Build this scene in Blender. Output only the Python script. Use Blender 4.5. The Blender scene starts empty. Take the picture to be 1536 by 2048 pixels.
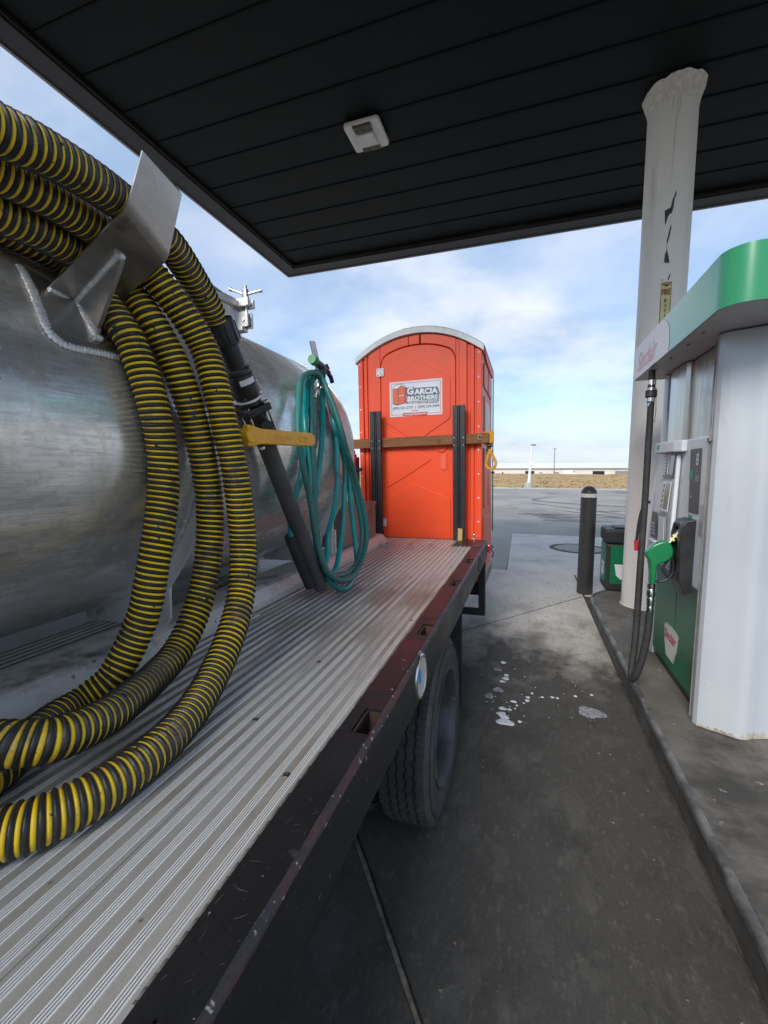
import bpy, math, random
from mathutils import Vector, Matrix
random.seed(7)
scene = bpy.context.scene
COL = scene.collection
R = math.radians

# ------------------------------------------------------------------ camera
cam_data = bpy.data.cameras.new('camera')
cam = bpy.data.objects.new('camera', cam_data)
COL.objects.link(cam)
cam.location = (0, 0, 1.43)
cam.rotation_euler = (R(90 - 5.577), 0, R(18.635))
cam_data.sensor_fit = 'VERTICAL'
cam_data.sensor_height = 36.0
cam_data.lens = 36.0 * 850 / 2048
cam_data.clip_start = 0.02
cam_data.clip_end = 4000
scene.camera = cam

# ------------------------------------------------------------------ world: thin broken cloud over a pale blue sky
SUN_EL, SUN_AZ = 36.0, 192.0        # hazy sun high behind the camera (azimuth from +Y towards +X)
world = bpy.data.worlds.new('World')
scene.world = world
world.use_nodes = True
nt = world.node_tree
for n in list(nt.nodes):
    nt.nodes.remove(n)
def wn(t, **k):
    n = nt.nodes.new(t)
    for a, b in k.items():
        setattr(n, a, b)
    return n
sky = wn('ShaderNodeTexSky', sky_type='NISHITA', sun_disc=False)
sky.sun_elevation = R(SUN_EL)
sky.sun_rotation = R(SUN_AZ)
sky.altitude = 200
sky.air_density = 1.0
sky.dust_density = 1.2
sky.ozone_density = 1.5
tc = wn('ShaderNodeTexCoord')
sep = wn('ShaderNodeSeparateXYZ')
nt.links.new(tc.outputs['Generated'], sep.inputs[0])
# project the view direction on a flat cloud layer
mx = wn('ShaderNodeMath', operation='MAXIMUM'); mx.inputs[1].default_value = 0.0
nt.links.new(sep.outputs['Z'], mx.inputs[0])
ad = wn('ShaderNodeMath', operation='ADD'); ad.inputs[1].default_value = 0.22
nt.links.new(mx.outputs[0], ad.inputs[0])
dx = wn('ShaderNodeMath', operation='DIVIDE'); dy = wn('ShaderNodeMath', operation='DIVIDE')
nt.links.new(sep.outputs['X'], dx.inputs[0]); nt.links.new(ad.outputs[0], dx.inputs[1])
nt.links.new(sep.outputs['Y'], dy.inputs[0]); nt.links.new(ad.outputs[0], dy.inputs[1])
cmb = wn('ShaderNodeCombineXYZ')
nt.links.new(dx.outputs[0], cmb.inputs[0]); nt.links.new(dy.outputs[0], cmb.inputs[1])
cmb.inputs[2].default_value = 3.3
def wnoise(scale, detail, rough, dist=0.0):
    n = wn('ShaderNodeTexNoise')
    n.inputs['Scale'].default_value = scale
    n.inputs['Detail'].default_value = detail
    n.inputs['Roughness'].default_value = rough
    n.inputs['Distortion'].default_value = dist
    nt.links.new(cmb.outputs[0], n.inputs['Vector'])
    return n
n1 = wnoise(0.9, 7, 0.52, 0.25)
n2 = wnoise(2.1, 6, 0.55, 0.2)
r1 = wn('ShaderNodeValToRGB')
r1.color_ramp.elements[0].position = 0.36; r1.color_ramp.elements[0].color = (0.28, 0.28, 0.28, 1)
r1.color_ramp.elements[1].position = 0.66; r1.color_ramp.elements[1].color = (0.98, 0.98, 0.98, 1)
nt.links.new(n1.outputs['Fac'], r1.inputs[0])
r2 = wn('ShaderNodeValToRGB')          # grey undersides and white tops of the cloud
r2.color_ramp.elements[0].position = 0.34; r2.color_ramp.elements[0].color = (3.3, 4.45, 6.1, 1)
r2.color_ramp.elements[1].position = 0.66; r2.color_ramp.elements[1].color = (6.9, 7.2, 7.75, 1)
nt.links.new(n2.outputs['Fac'], r2.inputs[0])
skyb = wn('ShaderNodeMix', data_type='RGBA', blend_type='MULTIPLY')
skyb.inputs['Factor'].default_value = 1.0
nt.links.new(sky.outputs[0], skyb.inputs[6])
skyb.inputs[7].default_value = (1.28, 1.46, 1.66, 1)
mixc = wn('ShaderNodeMix', data_type='RGBA')
nt.links.new(r1.outputs[0], mixc.inputs['Factor'])
nt.links.new(skyb.outputs[2], mixc.inputs[6]); nt.links.new(r2.outputs[0], mixc.inputs[7])
# milky haze low over the horizon, all the way round
hz = wn('ShaderNodeMapRange'); hz.inputs[1].default_value = 0.0; hz.inputs[2].default_value = 0.22; hz.inputs[3].default_value = 0.72; hz.inputs[4].default_value = 0.0
hz.interpolation_type = 'SMOOTHSTEP'
nt.links.new(mx.outputs[0], hz.inputs[0])
mixh = wn('ShaderNodeMix', data_type='RGBA')
nt.links.new(hz.outputs[0], mixh.inputs['Factor']); nt.links.new(mixc.outputs[2], mixh.inputs[6]); mixh.inputs[7].default_value = (5.6, 6.0, 6.5, 1)
bg = wn('ShaderNodeBackground'); bg.inputs['Strength'].default_value = 0.1
wo = wn('ShaderNodeOutputWorld')
nt.links.new(mixh.outputs[2], bg.inputs['Color']); nt.links.new(bg.outputs[0], wo.inputs['Surface'])

# ------------------------------------------------------------------ sun (veiled by cloud: broad and weak)
sun_data = bpy.data.lights.new('sun', 'SUN')
sun_data.energy = 2.5
sun_data.angle = R(28)
sun_data.color = (1.0, 0.95, 0.88)
sun = bpy.data.objects.new('sun', sun_data)
COL.objects.link(sun)
sd = Vector((math.sin(R(SUN_AZ)) * math.cos(R(SUN_EL)), math.cos(R(SUN_AZ)) * math.cos(R(SUN_EL)), math.sin(R(SUN_EL))))
sun.rotation_euler = (-sd).to_track_quat('-Z', 'Y').to_euler()
sun.location = (4, 8, 12)

scene.view_settings.view_transform = 'Standard'
scene.view_settings.look = 'None'
scene.view_settings.exposure = 0.5
scene.view_settings.gamma = 1.0
scene.view_settings.use_curve_mapping = False
scene.cycles.use_denoising = True
scene.cycles.max_bounces = 8

# ------------------------------------------------------------------ materials
MATS = {}
def mat(name, c1, c2=None, rough=0.5, metal=0.0, scale=6.0, stretch=(1, 1, 1), lo=0.35, hi=0.65, detail=6,
        dirt=None, dscale=3.0, dlo=0.5, dhi=0.7, dstretch=(1, 1, 1), bump=0.0, bscale=60.0, bstretch=(1, 1, 1), rvar=0.0,
        spec=0.5, coat=0.0, emit=None, estr=0.0, trans=0.0, alpha=1.0, speck=None, sscale=40, slo=0.68, shi=0.72, aniso=0.0, coord='Object', sub=0.0, scratch=None, scr_scale=6.0, scr_w=.012, scr_lo=.55, scr_st=(1, 1, 1)):
    """base colour c1 broken by c2, large stains in colour `dirt`, fine specks in colour `speck`, relief by bump."""
    m = bpy.data.materials.new(name); m.use_nodes = True
    t = m.node_tree; L = t.links
    b = t.nodes['Principled BSDF']
    tcn = t.nodes.new('ShaderNodeTexCoord')
    def noise(sc, st, det=detail, ro=0.6):
        mp = t.nodes.new('ShaderNodeMapping'); mp.inputs['Scale'].default_value = st
        L.new(tcn.outputs[coord], mp.inputs[0])
        n = t.nodes.new('ShaderNodeTexNoise'); n.inputs['Scale'].default_value = sc
        n.inputs['Detail'].default_value = det; n.inputs['Roughness'].default_value = ro
        L.new(mp.outputs[0], n.inputs['Vector']); return n
    def ramp(n, a, z):
        r = t.nodes.new('ShaderNodeMapRange'); r.inputs[1].default_value = a; r.inputs[2].default_value = z
        r.interpolation_type = 'SMOOTHSTEP'
        L.new(n.outputs['Fac'], r.inputs[0]); return r
    cur = None
    def mixin(fac, colr):
        nonlocal cur
        x = t.nodes.new('ShaderNodeMix'); x.data_type = 'RGBA'
        L.new(fac.outputs[0], x.inputs['Factor'])
        if cur is None: x.inputs[6].default_value = (*c1, 1)
        else: L.new(cur, x.inputs[6])
        x.inputs[7].default_value = (*colr, 1)
        cur = x.outputs[2]
    f1 = None
    if c2 is not None:
        n = noise(scale, stretch); f1 = ramp(n, lo, hi); mixin(f1, c2)
    if dirt is not None:
        mixin(ramp(noise(dscale, dstretch, 8, 0.65), dlo, dhi), dirt)
    if speck is not None:
        mixin(ramp(noise(sscale, (1, 1, 1), 3, 0.5), slo, shi), speck)
    if scratch is not None:
        for q, (rot, sc) in enumerate((((.3, .5, .7), 1.0), ((1.1, .2, 2.0), 1.7))):
            mp = t.nodes.new('ShaderNodeMapping'); mp.inputs['Scale'].default_value = scr_st; mp.inputs['Rotation'].default_value = rot
            L.new(tcn.outputs[coord], mp.inputs[0])
            vo = t.nodes.new('ShaderNodeTexVoronoi'); vo.feature = 'DISTANCE_TO_EDGE'; vo.inputs['Scale'].default_value = scr_scale * sc
            L.new(mp.outputs[0], vo.inputs['Vector'])
            r = t.nodes.new('ShaderNodeMapRange'); r.inputs[1].default_value = 0; r.inputs[2].default_value = scr_w * sc; r.inputs[3].default_value = 1; r.inputs[4].default_value = 0
            L.new(vo.outputs['Distance'], r.inputs[0])
            br = ramp(noise(scr_scale * 1.3 + q, (1, 1, 1), 3, .5), scr_lo, scr_lo + .06)
            mu = t.nodes.new('ShaderNodeMath'); mu.operation = 'MULTIPLY'; L.new(r.outputs[0], mu.inputs[0]); L.new(br.outputs[0], mu.inputs[1])
            mixin(mu, scratch)
    if cur is None: b.inputs['Base Color'].default_value = (*c1, 1)
    else: L.new(cur, b.inputs['Base Color'])
    b.inputs['Roughness'].default_value = rough
    b.inputs['Metallic'].default_value = metal
    b.inputs['Specular IOR Level'].default_value = spec
    b.inputs['Coat Weight'].default_value = coat
    b.inputs['Coat Roughness'].default_value = 0.08
    if aniso: b.inputs['Anisotropic'].default_value = aniso
    if trans: b.inputs['Transmission Weight'].default_value = trans
    if sub:
        b.inputs['Subsurface Weight'].default_value = sub; b.inputs['Subsurface Radius'].default_value = (0.02, 0.02, 0.02)
    if rvar:
        n = noise(scale * 1.7, stretch); r = t.nodes.new('ShaderNodeMapRange')
        r.inputs[1].default_value = 0.3; r.inputs[2].default_value = 0.7
        r.inputs[3].default_value = max(0.02, rough - rvar); r.inputs[4].default_value = min(1, rough + rvar)
        L.new(n.outputs['Fac'], r.inputs[0]); L.new(r.outputs[0], b.inputs['Roughness'])
    if bump:
        n = noise(bscale, bstretch, 5, 0.6); bp = t.nodes.new('ShaderNodeBump')
        bp.inputs['Strength'].default_value = bump; bp.inputs['Distance'].default_value = 0.01
        L.new(n.outputs['Fac'], bp.inputs['Height']); L.new(bp.outputs[0], b.inputs['Normal'])
    if emit:
        b.inputs['Emission Color'].default_value = (*emit, 1); b.inputs['Emission Strength'].default_value = estr
    MATS[name] = m
    return m
M = MATS

# forecourt
mat('asphalt', (.24, .23, .212), (.315, .303, .28), .9, scale=.35, dirt=(.10, .10, .105), dscale=.22, dlo=.52, dhi=.68, dstretch=(1, .45, 1), bump=.35, bscale=55, speck=(.36, .36, .36), sscale=60, slo=.66, shi=.72)
mat('concrete_clean', (.46, .445, .415), (.53, .515, .48), .9, scale=1.4, dirt=(.36, .35, .325), dscale=1.1, dlo=.5, dhi=.68, bump=.25, bscale=45, speck=(.24, .23, .22), sscale=30, slo=.68, shi=.74)
mat('concrete_oil_shade', (.45, .43, .395), (.53, .51, .47), .86, scale=1.8, lo=.3, hi=.72, bump=.3, bscale=50, speck=(.22, .21, .19), sscale=26, slo=.68, shi=.74, detail=10)
def oil_and_shade(m):
    # oil and tyre rubber at the pump, with canopy shade painted into the near slabs
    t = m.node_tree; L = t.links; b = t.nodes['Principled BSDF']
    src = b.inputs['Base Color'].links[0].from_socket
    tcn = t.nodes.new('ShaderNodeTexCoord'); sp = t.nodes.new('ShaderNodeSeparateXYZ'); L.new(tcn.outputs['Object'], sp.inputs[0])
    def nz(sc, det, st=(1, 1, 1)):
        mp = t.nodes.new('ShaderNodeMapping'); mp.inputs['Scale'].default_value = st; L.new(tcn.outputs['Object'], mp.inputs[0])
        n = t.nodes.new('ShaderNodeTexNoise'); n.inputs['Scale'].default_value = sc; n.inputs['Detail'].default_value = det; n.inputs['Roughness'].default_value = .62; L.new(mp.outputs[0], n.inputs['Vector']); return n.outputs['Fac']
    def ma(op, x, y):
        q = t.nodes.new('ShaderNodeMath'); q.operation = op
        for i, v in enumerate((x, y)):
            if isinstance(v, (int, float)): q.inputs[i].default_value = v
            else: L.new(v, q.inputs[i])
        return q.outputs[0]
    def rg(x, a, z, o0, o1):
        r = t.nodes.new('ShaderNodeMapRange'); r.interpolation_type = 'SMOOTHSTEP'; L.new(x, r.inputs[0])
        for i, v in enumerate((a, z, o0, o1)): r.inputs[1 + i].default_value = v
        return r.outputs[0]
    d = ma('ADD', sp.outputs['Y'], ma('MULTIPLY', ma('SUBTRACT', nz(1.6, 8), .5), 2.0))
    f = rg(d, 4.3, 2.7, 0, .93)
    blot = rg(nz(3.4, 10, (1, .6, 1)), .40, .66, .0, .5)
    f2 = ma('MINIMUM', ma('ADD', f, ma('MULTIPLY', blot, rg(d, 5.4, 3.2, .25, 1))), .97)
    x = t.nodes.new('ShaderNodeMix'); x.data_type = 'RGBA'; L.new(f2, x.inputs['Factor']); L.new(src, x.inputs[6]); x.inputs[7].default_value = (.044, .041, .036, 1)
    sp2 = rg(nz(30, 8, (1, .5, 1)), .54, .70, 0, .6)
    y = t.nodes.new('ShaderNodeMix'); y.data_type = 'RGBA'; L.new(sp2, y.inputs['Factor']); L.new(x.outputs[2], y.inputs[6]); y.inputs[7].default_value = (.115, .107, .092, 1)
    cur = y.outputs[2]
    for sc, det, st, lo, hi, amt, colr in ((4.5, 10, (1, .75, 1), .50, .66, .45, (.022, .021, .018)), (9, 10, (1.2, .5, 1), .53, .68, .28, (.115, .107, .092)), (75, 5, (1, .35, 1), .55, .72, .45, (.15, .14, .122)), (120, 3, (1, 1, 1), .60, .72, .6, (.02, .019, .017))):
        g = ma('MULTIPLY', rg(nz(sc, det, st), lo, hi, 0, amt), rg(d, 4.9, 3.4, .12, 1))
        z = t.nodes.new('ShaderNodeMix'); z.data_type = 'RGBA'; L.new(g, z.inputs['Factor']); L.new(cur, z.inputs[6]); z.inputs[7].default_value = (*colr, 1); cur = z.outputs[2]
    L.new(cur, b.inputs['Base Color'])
oil_and_shade(M['concrete_oil_shade'])
mat('joint', (.035, .033, .03), (.09, .08, .065), .95, scale=14)
mat('joint_sand', (.20, .175, .135), (.10, .09, .075), .95, scale=30)
mat('island', (.105, .097, .085), (.17, .158, .138), .9, scale=2.2, dirt=(.05, .047, .042), dscale=1.7, dlo=.47, dhi=.66, bump=.3, bscale=50, speck=(.33, .31, .28), sscale=16, slo=.68, shi=.76)
mat('island_edge', (.10, .10, .10), (.21, .21, .21), .62, .2, scale=9, dirt=(.06, .06, .06), dscale=5, dlo=.5, dhi=.62, bump=.2)
mat('kerb', (.42, .41, .38), (.33, .32, .30), .9, scale=1.5)
mat('field', (.40, .275, .105), (.40, .225, .11), .95, scale=.07, lo=.42, hi=.6, dirt=(.30, .255, .075), dscale=.05, dlo=.5, dhi=.64, dstretch=(.5, 1, 1), bump=.15, bscale=3, speck=(.34, .30, .14), sscale=1.2, slo=.5, shi=.75)
mat('grass', (.42, .30, .11), (.30, .25, .07), .9, scale=.05, lo=.45, hi=.6)
mat('foam', (.74, .76, .80), (.48, .50, .53), .55, scale=70, lo=.4, hi=.6, bump=.4, bscale=220)
mat('foam_thin', (.30, .31, .33), (.13, .13, .135), .7, scale=60, lo=.4, hi=.62)
mat('rubber', (.018, .018, .019), (.030, .030, .031), .75, scale=30, bump=.15, bscale=120)
mat('tyre_side', (.070, .066, .061), (.048, .046, .044), .85, scale=9, dirt=(.10, .093, .083), dscale=5, dlo=.5, dhi=.7, bump=.2, bscale=90)
mat('tyre', (.028, .0285, .030), (.048, .047, .046), .82, scale=7, dirt=(.075, .071, .066), dscale=6, dlo=.55, dhi=.75, bump=.25, bscale=90)
mat('wheel_paint', (.032, .034, .040), (.065, .066, .072), .5, .15, scale=8, dirt=(.19, .165, .13), dscale=6, dlo=.6, dhi=.68, bump=.1)
mat('black_rail', (.009, .010, .0125), (.014, .0135, .0155), .42, scale=3.4, lo=.42, hi=.6, stretch=(1, .5, 1), dirt=(.05, .05, .052), dscale=9, dlo=.62, dhi=.74, speck=(.19, .18, .17), sscale=55, slo=.715, shi=.74, bump=.12, bscale=80, rvar=.12)
mat('rail_wear', (.115, .034, .030), (.028, .027, .029), .55, .1, scale=11, stretch=(1, .35, 1), lo=.38, hi=.62, speck=(.33, .32, .31), sscale=70, slo=.62, shi=.7, bump=.2)
mat('maroon', (.055, .013, .018), (.020, .012, .015), .45, scale=4, dirt=(.012, .011, .013), dscale=3, speck=(.22, .20, .18), sscale=45, slo=.7, shi=.74, bump=.1)
mat('rust', (.085, .035, .022), (.035, .02, .016), .85, scale=9)
mat('black_steel', (.012, .012, .013), (.022, .022, .023), .5, scale=8, bump=.08)
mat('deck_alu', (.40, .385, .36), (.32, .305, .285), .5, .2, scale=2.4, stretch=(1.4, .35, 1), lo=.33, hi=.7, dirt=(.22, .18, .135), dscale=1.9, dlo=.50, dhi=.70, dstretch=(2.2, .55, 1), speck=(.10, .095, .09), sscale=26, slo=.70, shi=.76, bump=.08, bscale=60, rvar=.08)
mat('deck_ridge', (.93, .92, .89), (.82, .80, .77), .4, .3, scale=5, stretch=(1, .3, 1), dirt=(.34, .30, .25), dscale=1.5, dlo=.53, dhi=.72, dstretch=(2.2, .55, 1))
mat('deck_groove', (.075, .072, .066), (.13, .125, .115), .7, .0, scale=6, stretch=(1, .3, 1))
mat('bolt', (.10, .095, .09), (.20, .19, .18), .5, .8, scale=60)
mat('alu_skid', (.76, .745, .71), (.62, .605, .575), .5, .25, scale=3, stretch=(1, .6, 1), dirt=(.15, .13, .11), dscale=4, dlo=.55, dhi=.72, speck=(.12, .12, .13), sscale=34, slo=.70, shi=.75, bump=.05)
mat('weld', (.82, .81, .79), (.62, .61, .59), .36, .45, scale=80, bump=.25, bscale=200)
mat('alu_plate', (.50, .485, .465), (.40, .385, .37), .33, .95, scale=5, stretch=(3, .6, 3), dirt=(.27, .25, .23), dscale=7, dlo=.58, dhi=.72, bump=.03, bscale=50, rvar=.07)
mat('alu_cast', (.62, .60, .57), (.48, .47, .45), .38, .85, scale=10, bump=.06)
mat('alu_box', (.30, .255, .235), (.22, .185, .17), .55, .5, scale=5, stretch=(1, 1, .3), dirt=(.14, .11, .09), dscale=6)
mat('hose_black', (.012, .012, .012), (.022, .0215, .0205), .42, scale=9, dirt=(.085, .077, .064), dscale=13, dlo=.57, dhi=.74, bump=.12, bscale=90)
mat('hose_yellow', (.93, .63, .012), (.84, .55, .02), .45, scale=9, dirt=(.36, .25, .075), dscale=12, dlo=.49, dhi=.66, speck=(.05, .045, .04), sscale=55, slo=.66, shi=.71)
mat('plastic_black', (.016, .016, .017), (.028, .028, .030), .36, scale=12, bump=.05, speck=(.12, .12, .12), sscale=60, slo=.74, shi=.77)
mat('pvc_grey', (.050, .050, .053), (.075, .073, .072), .55, scale=7, dirt=(.12, .105, .095), dscale=4, dlo=.6, dhi=.78, bump=.1)
mat('valve_yellow', (.93, .47, .008), (.85, .40, .01), .38, scale=12, dirt=(.35, .17, .02), dscale=14, dlo=.6, dhi=.72, bump=.05)
mat('white_print', (.75, .75, .75), None, .5)
mat('hose_teal', (.006, .33, .32), (.010, .25, .24), .3, scale=8, stretch=(1, 1, 1), dirt=(.03, .10, .085), dscale=6, spec=.6)
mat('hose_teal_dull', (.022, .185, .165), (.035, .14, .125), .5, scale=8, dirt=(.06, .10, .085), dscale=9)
mat('nozzle_green', (.05, .22, .08), None, .5)
mat('brass', (.70, .45, .12), (.55, .36, .10), .35, .9, scale=30)
mat('chrome', (.68, .67, .64), (.55, .54, .52), .22, 1.0, scale=20)
mat('orange', (.88, .085, .022), (.84, .077, .020), .42, scale=3, dirt=(.70, .082, .034), dscale=1.6, dlo=.48, dhi=.72, speck=(.55, .13, .075), sscale=22, slo=.66, shi=.78, bump=.05, bscale=140, spec=.4)
mat('orange_side', (.84, .135, .060), (.78, .115, .050), .45, scale=3, bump=.05, bscale=140)
mat('roof_white', (.80, .80, .79), (.73, .735, .73), .5, scale=5, dirt=(.64, .64, .62), dscale=5)
mat('rivet', (.80, .78, .74), None, .4)
mat('post_black', (.013, .014, .017), (.022, .023, .027), .38, scale=10, bump=.05)
mat('wood', (.23, .095, .028), (.16, .062, .018), .7, scale=8, stretch=(.6, 6, 9), dirt=(.10, .045, .018), dscale=8, dlo=.6, dhi=.72, bump=.2, bscale=40, bstretch=(.6, 6, 9))
mat('wood_pale', (.58, .40, .17), (.46, .29, .11), .7, scale=14, stretch=(5, 5, .6), bump=.2)
mat('strap', (.62, .30, .008), (.48, .22, .01), .7, scale=20, bump=.25, bscale=160)
mat('canopy_dark', (.0036, .0052, .0056), (.0060, .0074, .0077), .55, scale=.8, stretch=(.5, 2, 1), dirt=(.008, .0078, .0074), dscale=1.2, dlo=.55, dhi=.8, spec=.14)
mat('fascia', (.016, .0155, .017), (.011, .011, .012), .45, .1, scale=2)
mat('fascia_trim', (.30, .28, .29), None, .4, .6)
mat('white_paint', (.78, .765, .72), (.71, .695, .645), .5, scale=1.2, stretch=(2, 2, .25), dirt=(.50, .48, .42), dscale=2.6, dlo=.56, dhi=.74, dstretch=(2, 2, .2), bump=.05, bscale=60)
mat('sealant', (.72, .70, .65), (.58, .555, .50), .85, scale=26, bump=.9, bscale=34)
mat('flake', (.042, .046, .055), (.06, .06, .065), .7, scale=20)
mat('lamp_white', (.62, .61, .57), (.55, .54, .50), .5, scale=10)
mat('lamp_grille', (.19, .16, .11), (.10, .09, .07), .5, scale=20)
mat('pump_white', (.46, .49, .52), (.42, .45, .485), .30, scale=2, dirt=(.36, .37, .37), dscale=2.2, dlo=.52, dhi=.74, dstretch=(2, 2, .4), coat=.25)
mat('pump_dirty', (.42, .395, .32), (.26, .215, .145), .7, scale=16, lo=.42, hi=.62)
mat('pump_green', (.010, .235, .085), (.012, .21, .078), .22, scale=2, coat=.5)
mat('pump_green_low', (.004, .165, .066), (.006, .14, .055), .34, scale=3, dirt=(.012, .11, .05), dscale=4, coat=.12, spec=.35)
mat('badge_red', (.60, .02, .035), None, .4)
mat('badge_pink', (.74, .30, .36), (.76, .40, .45), .4, scale=30)
mat('badge_white', (.72, .72, .70), None, .4)
mat('stainless', (.52, .50, .455), (.44, .425, .39), .30, 1.0, scale=3, stretch=(8, 8, .5), rvar=.06)
mat('bezel', (.70, .735, .755), (.65, .69, .72), .42, scale=4, dirt=(.36, .38, .40), dscale=5, dlo=.58, dhi=.72)
mat('panel_dark', (.055, .056, .06), None, .35)
mat('screen', (.12, .145, .16), None, .12)
mat('keys', (.30, .30, .31), None, .4)
mat('label_grey', (.45, .45, .45), None, .5)
mat('label_green', (.03, .33, .17), None, .45)
mat('label_red', (.58, .02, .03), None, .45)
mat('nozzle_body', (.004, .185, .062), (.006, .16, .055), .30, scale=20, coat=.3)
mat('red_plastic', (.62, .03, .05), None, .35)
mat('bin_black', (.016, .017, .018), (.024, .025, .026), .5, scale=9, bump=.1)
mat('bollard', (.030, .030, .031), (.040, .040, .040), .48, scale=5, dirt=(.055, .053, .05), dscale=6)
mat('cone_white', (.72, .72, .70), None, .45)
mat('sign_lumi', (.62, .66, .34), (.56, .60, .30), .6, scale=9)
mat('sign_brown', (.27, .05, .025), None, .6)
mat('shed_wall', (.62, .61, .575), (.56, .55, .52), .8, scale=.06, stretch=(1, 1, .2))
mat('shed_roof', (.70, .71, .71), (.64, .65, .65), .6, scale=.03)
mat('shed_roof_blue', (.28, .36, .42), None, .6)
mat('shed_dark', (.015, .015, .017), None, .9)
mat('pole_grey', (.19, .20, .22), None, .6)
mat('car_white', (.66, .68, .70), None, .35)
mat('car_dark', (.03, .032, .036), None, .3)
mat('car_red', (.25, .03, .03), None, .4)
mat('tail_red', (.50, .008, .012), None, .2, coat=.5)
mat('iron', (.22, .21, .195), (.29, .28, .26), .7, .4, scale=12)
mat('red_jack', (.20, .008, .018), (.10, .006, .012), .4, scale=20)
mat('tan_jug', (.50, .44, .30), None, .5)

# tank skin: brushed, scratched and hazy aluminium (fine relief and gloss only, no painted light)
def tank_mat():
    m = bpy.data.materials.new('tank_alu'); m.use_nodes = True
    t = m.node_tree; L = t.links; b = t.nodes['Principled BSDF']
    tcn = t.nodes.new('ShaderNodeTexCoord')
    def noise(sc, st, det=6, ro=.6, dist=0.0):
        mp = t.nodes.new('ShaderNodeMapping'); mp.inputs['Scale'].default_value = st
        L.new(tcn.outputs['Object'], mp.inputs[0])
        n = t.nodes.new('ShaderNodeTexNoise'); n.inputs['Scale'].default_value = sc; n.inputs['Detail'].default_value = det
        n.inputs['Roughness'].default_value = ro; n.inputs['Distortion'].default_value = dist
        L.new(mp.outputs[0], n.inputs['Vector']); return n
    def rng(src, a, z, o0, o1):
        r = t.nodes.new('ShaderNodeMapRange'); r.inputs[1].default_value = a; r.inputs[2].default_value = z
        r.inputs[3].default_value = o0; r.inputs[4].default_value = o1
        r.interpolation_type = 'SMOOTHSTEP'
        L.new(src, r.inputs[0]); return r.outputs[0]
    brush = noise(30, (2.0, .45, 2.0), 8, .75)        # mill lines along the shell
    cloud = noise(2.6, (1, 1, 1), 7, .62, .6)        # hazy oxide patches
    smear = noise(4.2, (.8, 2.2, .8), 6, .6, 1.2)
    def mixc(f, a, c):
        x = t.nodes.new('ShaderNodeMix'); x.data_type = 'RGBA'; L.new(f, x.inputs['Factor'])
        if isinstance(a, tuple): x.inputs[6].default_value = (*a, 1)
        else: L.new(a, x.inputs[6])
        x.inputs[7].default_value = (*c, 1); return x.outputs[2]
    fine = noise(90, (2.2, .10, 2.2), 4, .6)         # hair-fine mill lines
    wipe = noise(7.5, (1.3, .35, .45), 7, .66, .9)   # wiped and dried runs
    c = mixc(rng(cloud.outputs['Fac'], .36, .64, 0, 1), (.84, .82, .785), (.63, .61, .58))
    c = mixc(rng(fine.outputs['Fac'], .42, .66, 0, .35), c, (.36, .35, .335))
    c = mixc(rng(brush.outputs['Fac'], .47, .62, 0, .35), c, (.37, .355, .33))
    c = mixc(rng(smear.outputs['Fac'], .56, .68, 0, .5), c, (.62, .54, .44))
    c = mixc(rng(wipe.outputs['Fac'], .56, .66, 0, .4), c, (.33, .315, .295))
    c = mixc(rng(noise(11, (1, .7, 1), 8, .7, 1.5).outputs['Fac'], .62, .68, 0, .7), c, (.78, .76, .73))
    c = mixc(rng(noise(46, (1, .8, 1), 6, .75).outputs['Fac'], .50, .66, 0, .35), c, (.34, .325, .30))
    # scratches: thin ridges of a voronoi edge field, broken up by noise
    vo = t.nodes.new('ShaderNodeTexVoronoi'); vo.feature = 'DISTANCE_TO_EDGE'; vo.inputs['Scale'].default_value = 3.1
    mp = t.nodes.new('ShaderNodeMapping'); mp.inputs['Scale'].default_value = (1, .55, 1.5); mp.inputs['Rotation'].default_value = (.5, .3, .2)
    L.new(tcn.outputs['Object'], mp.inputs[0]); L.new(mp.outputs[0], vo.inputs['Vector'])
    thin = rng(vo.outputs['Distance'], .0, .004, 1, 0)
    brk = rng(noise(5.0, (1, 1, 1), 3, .5).outputs['Fac'], .56, .63, 0, 1)
    mul = t.nodes.new('ShaderNodeMath'); mul.operation = 'MULTIPLY'; L.new(thin, mul.inputs[0]); L.new(brk, mul.inputs[1])
    spk = rng(noise(38, (1, 1, 1), 2, .5).outputs['Fac'], .70, .735, 0, 1)
    mx = t.nodes.new('ShaderNodeMath'); mx.operation = 'MAXIMUM'; L.new(mul.outputs[0], mx.inputs[0]); L.new(spk, mx.inputs[1])
    c = mixc(mx.outputs[0], c, (.62, .61, .59))
    L.new(c, b.inputs['Base Color'])
    b.inputs['Metallic'].default_value = .68
    ro = rng(cloud.outputs['Fac'], .34, .66, .17, .40)
    L.new(ro, b.inputs['Roughness'])
    b.inputs['Anisotropic'].default_value = .2
    bp = t.nodes.new('ShaderNodeBump'); bp.inputs['Strength'].default_value = .07; bp.inputs['Distance'].default_value = .004
    L.new(brush.outputs['Fac'], bp.inputs['Height'])
    b2 = t.nodes.new('ShaderNodeBump'); b2.inputs['Strength'].default_value = .5; b2.inputs['Distance'].default_value = .01
    L.new(noise(3.2, (1, .6, 1), 3, .5).outputs['Fac'], b2.inputs['Height'])
    L.new(bp.outputs[0], b2.inputs['Normal']); L.new(b2.outputs[0], b.inputs['Normal'])
    MATS['tank_alu'] = m
tank_mat()

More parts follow.
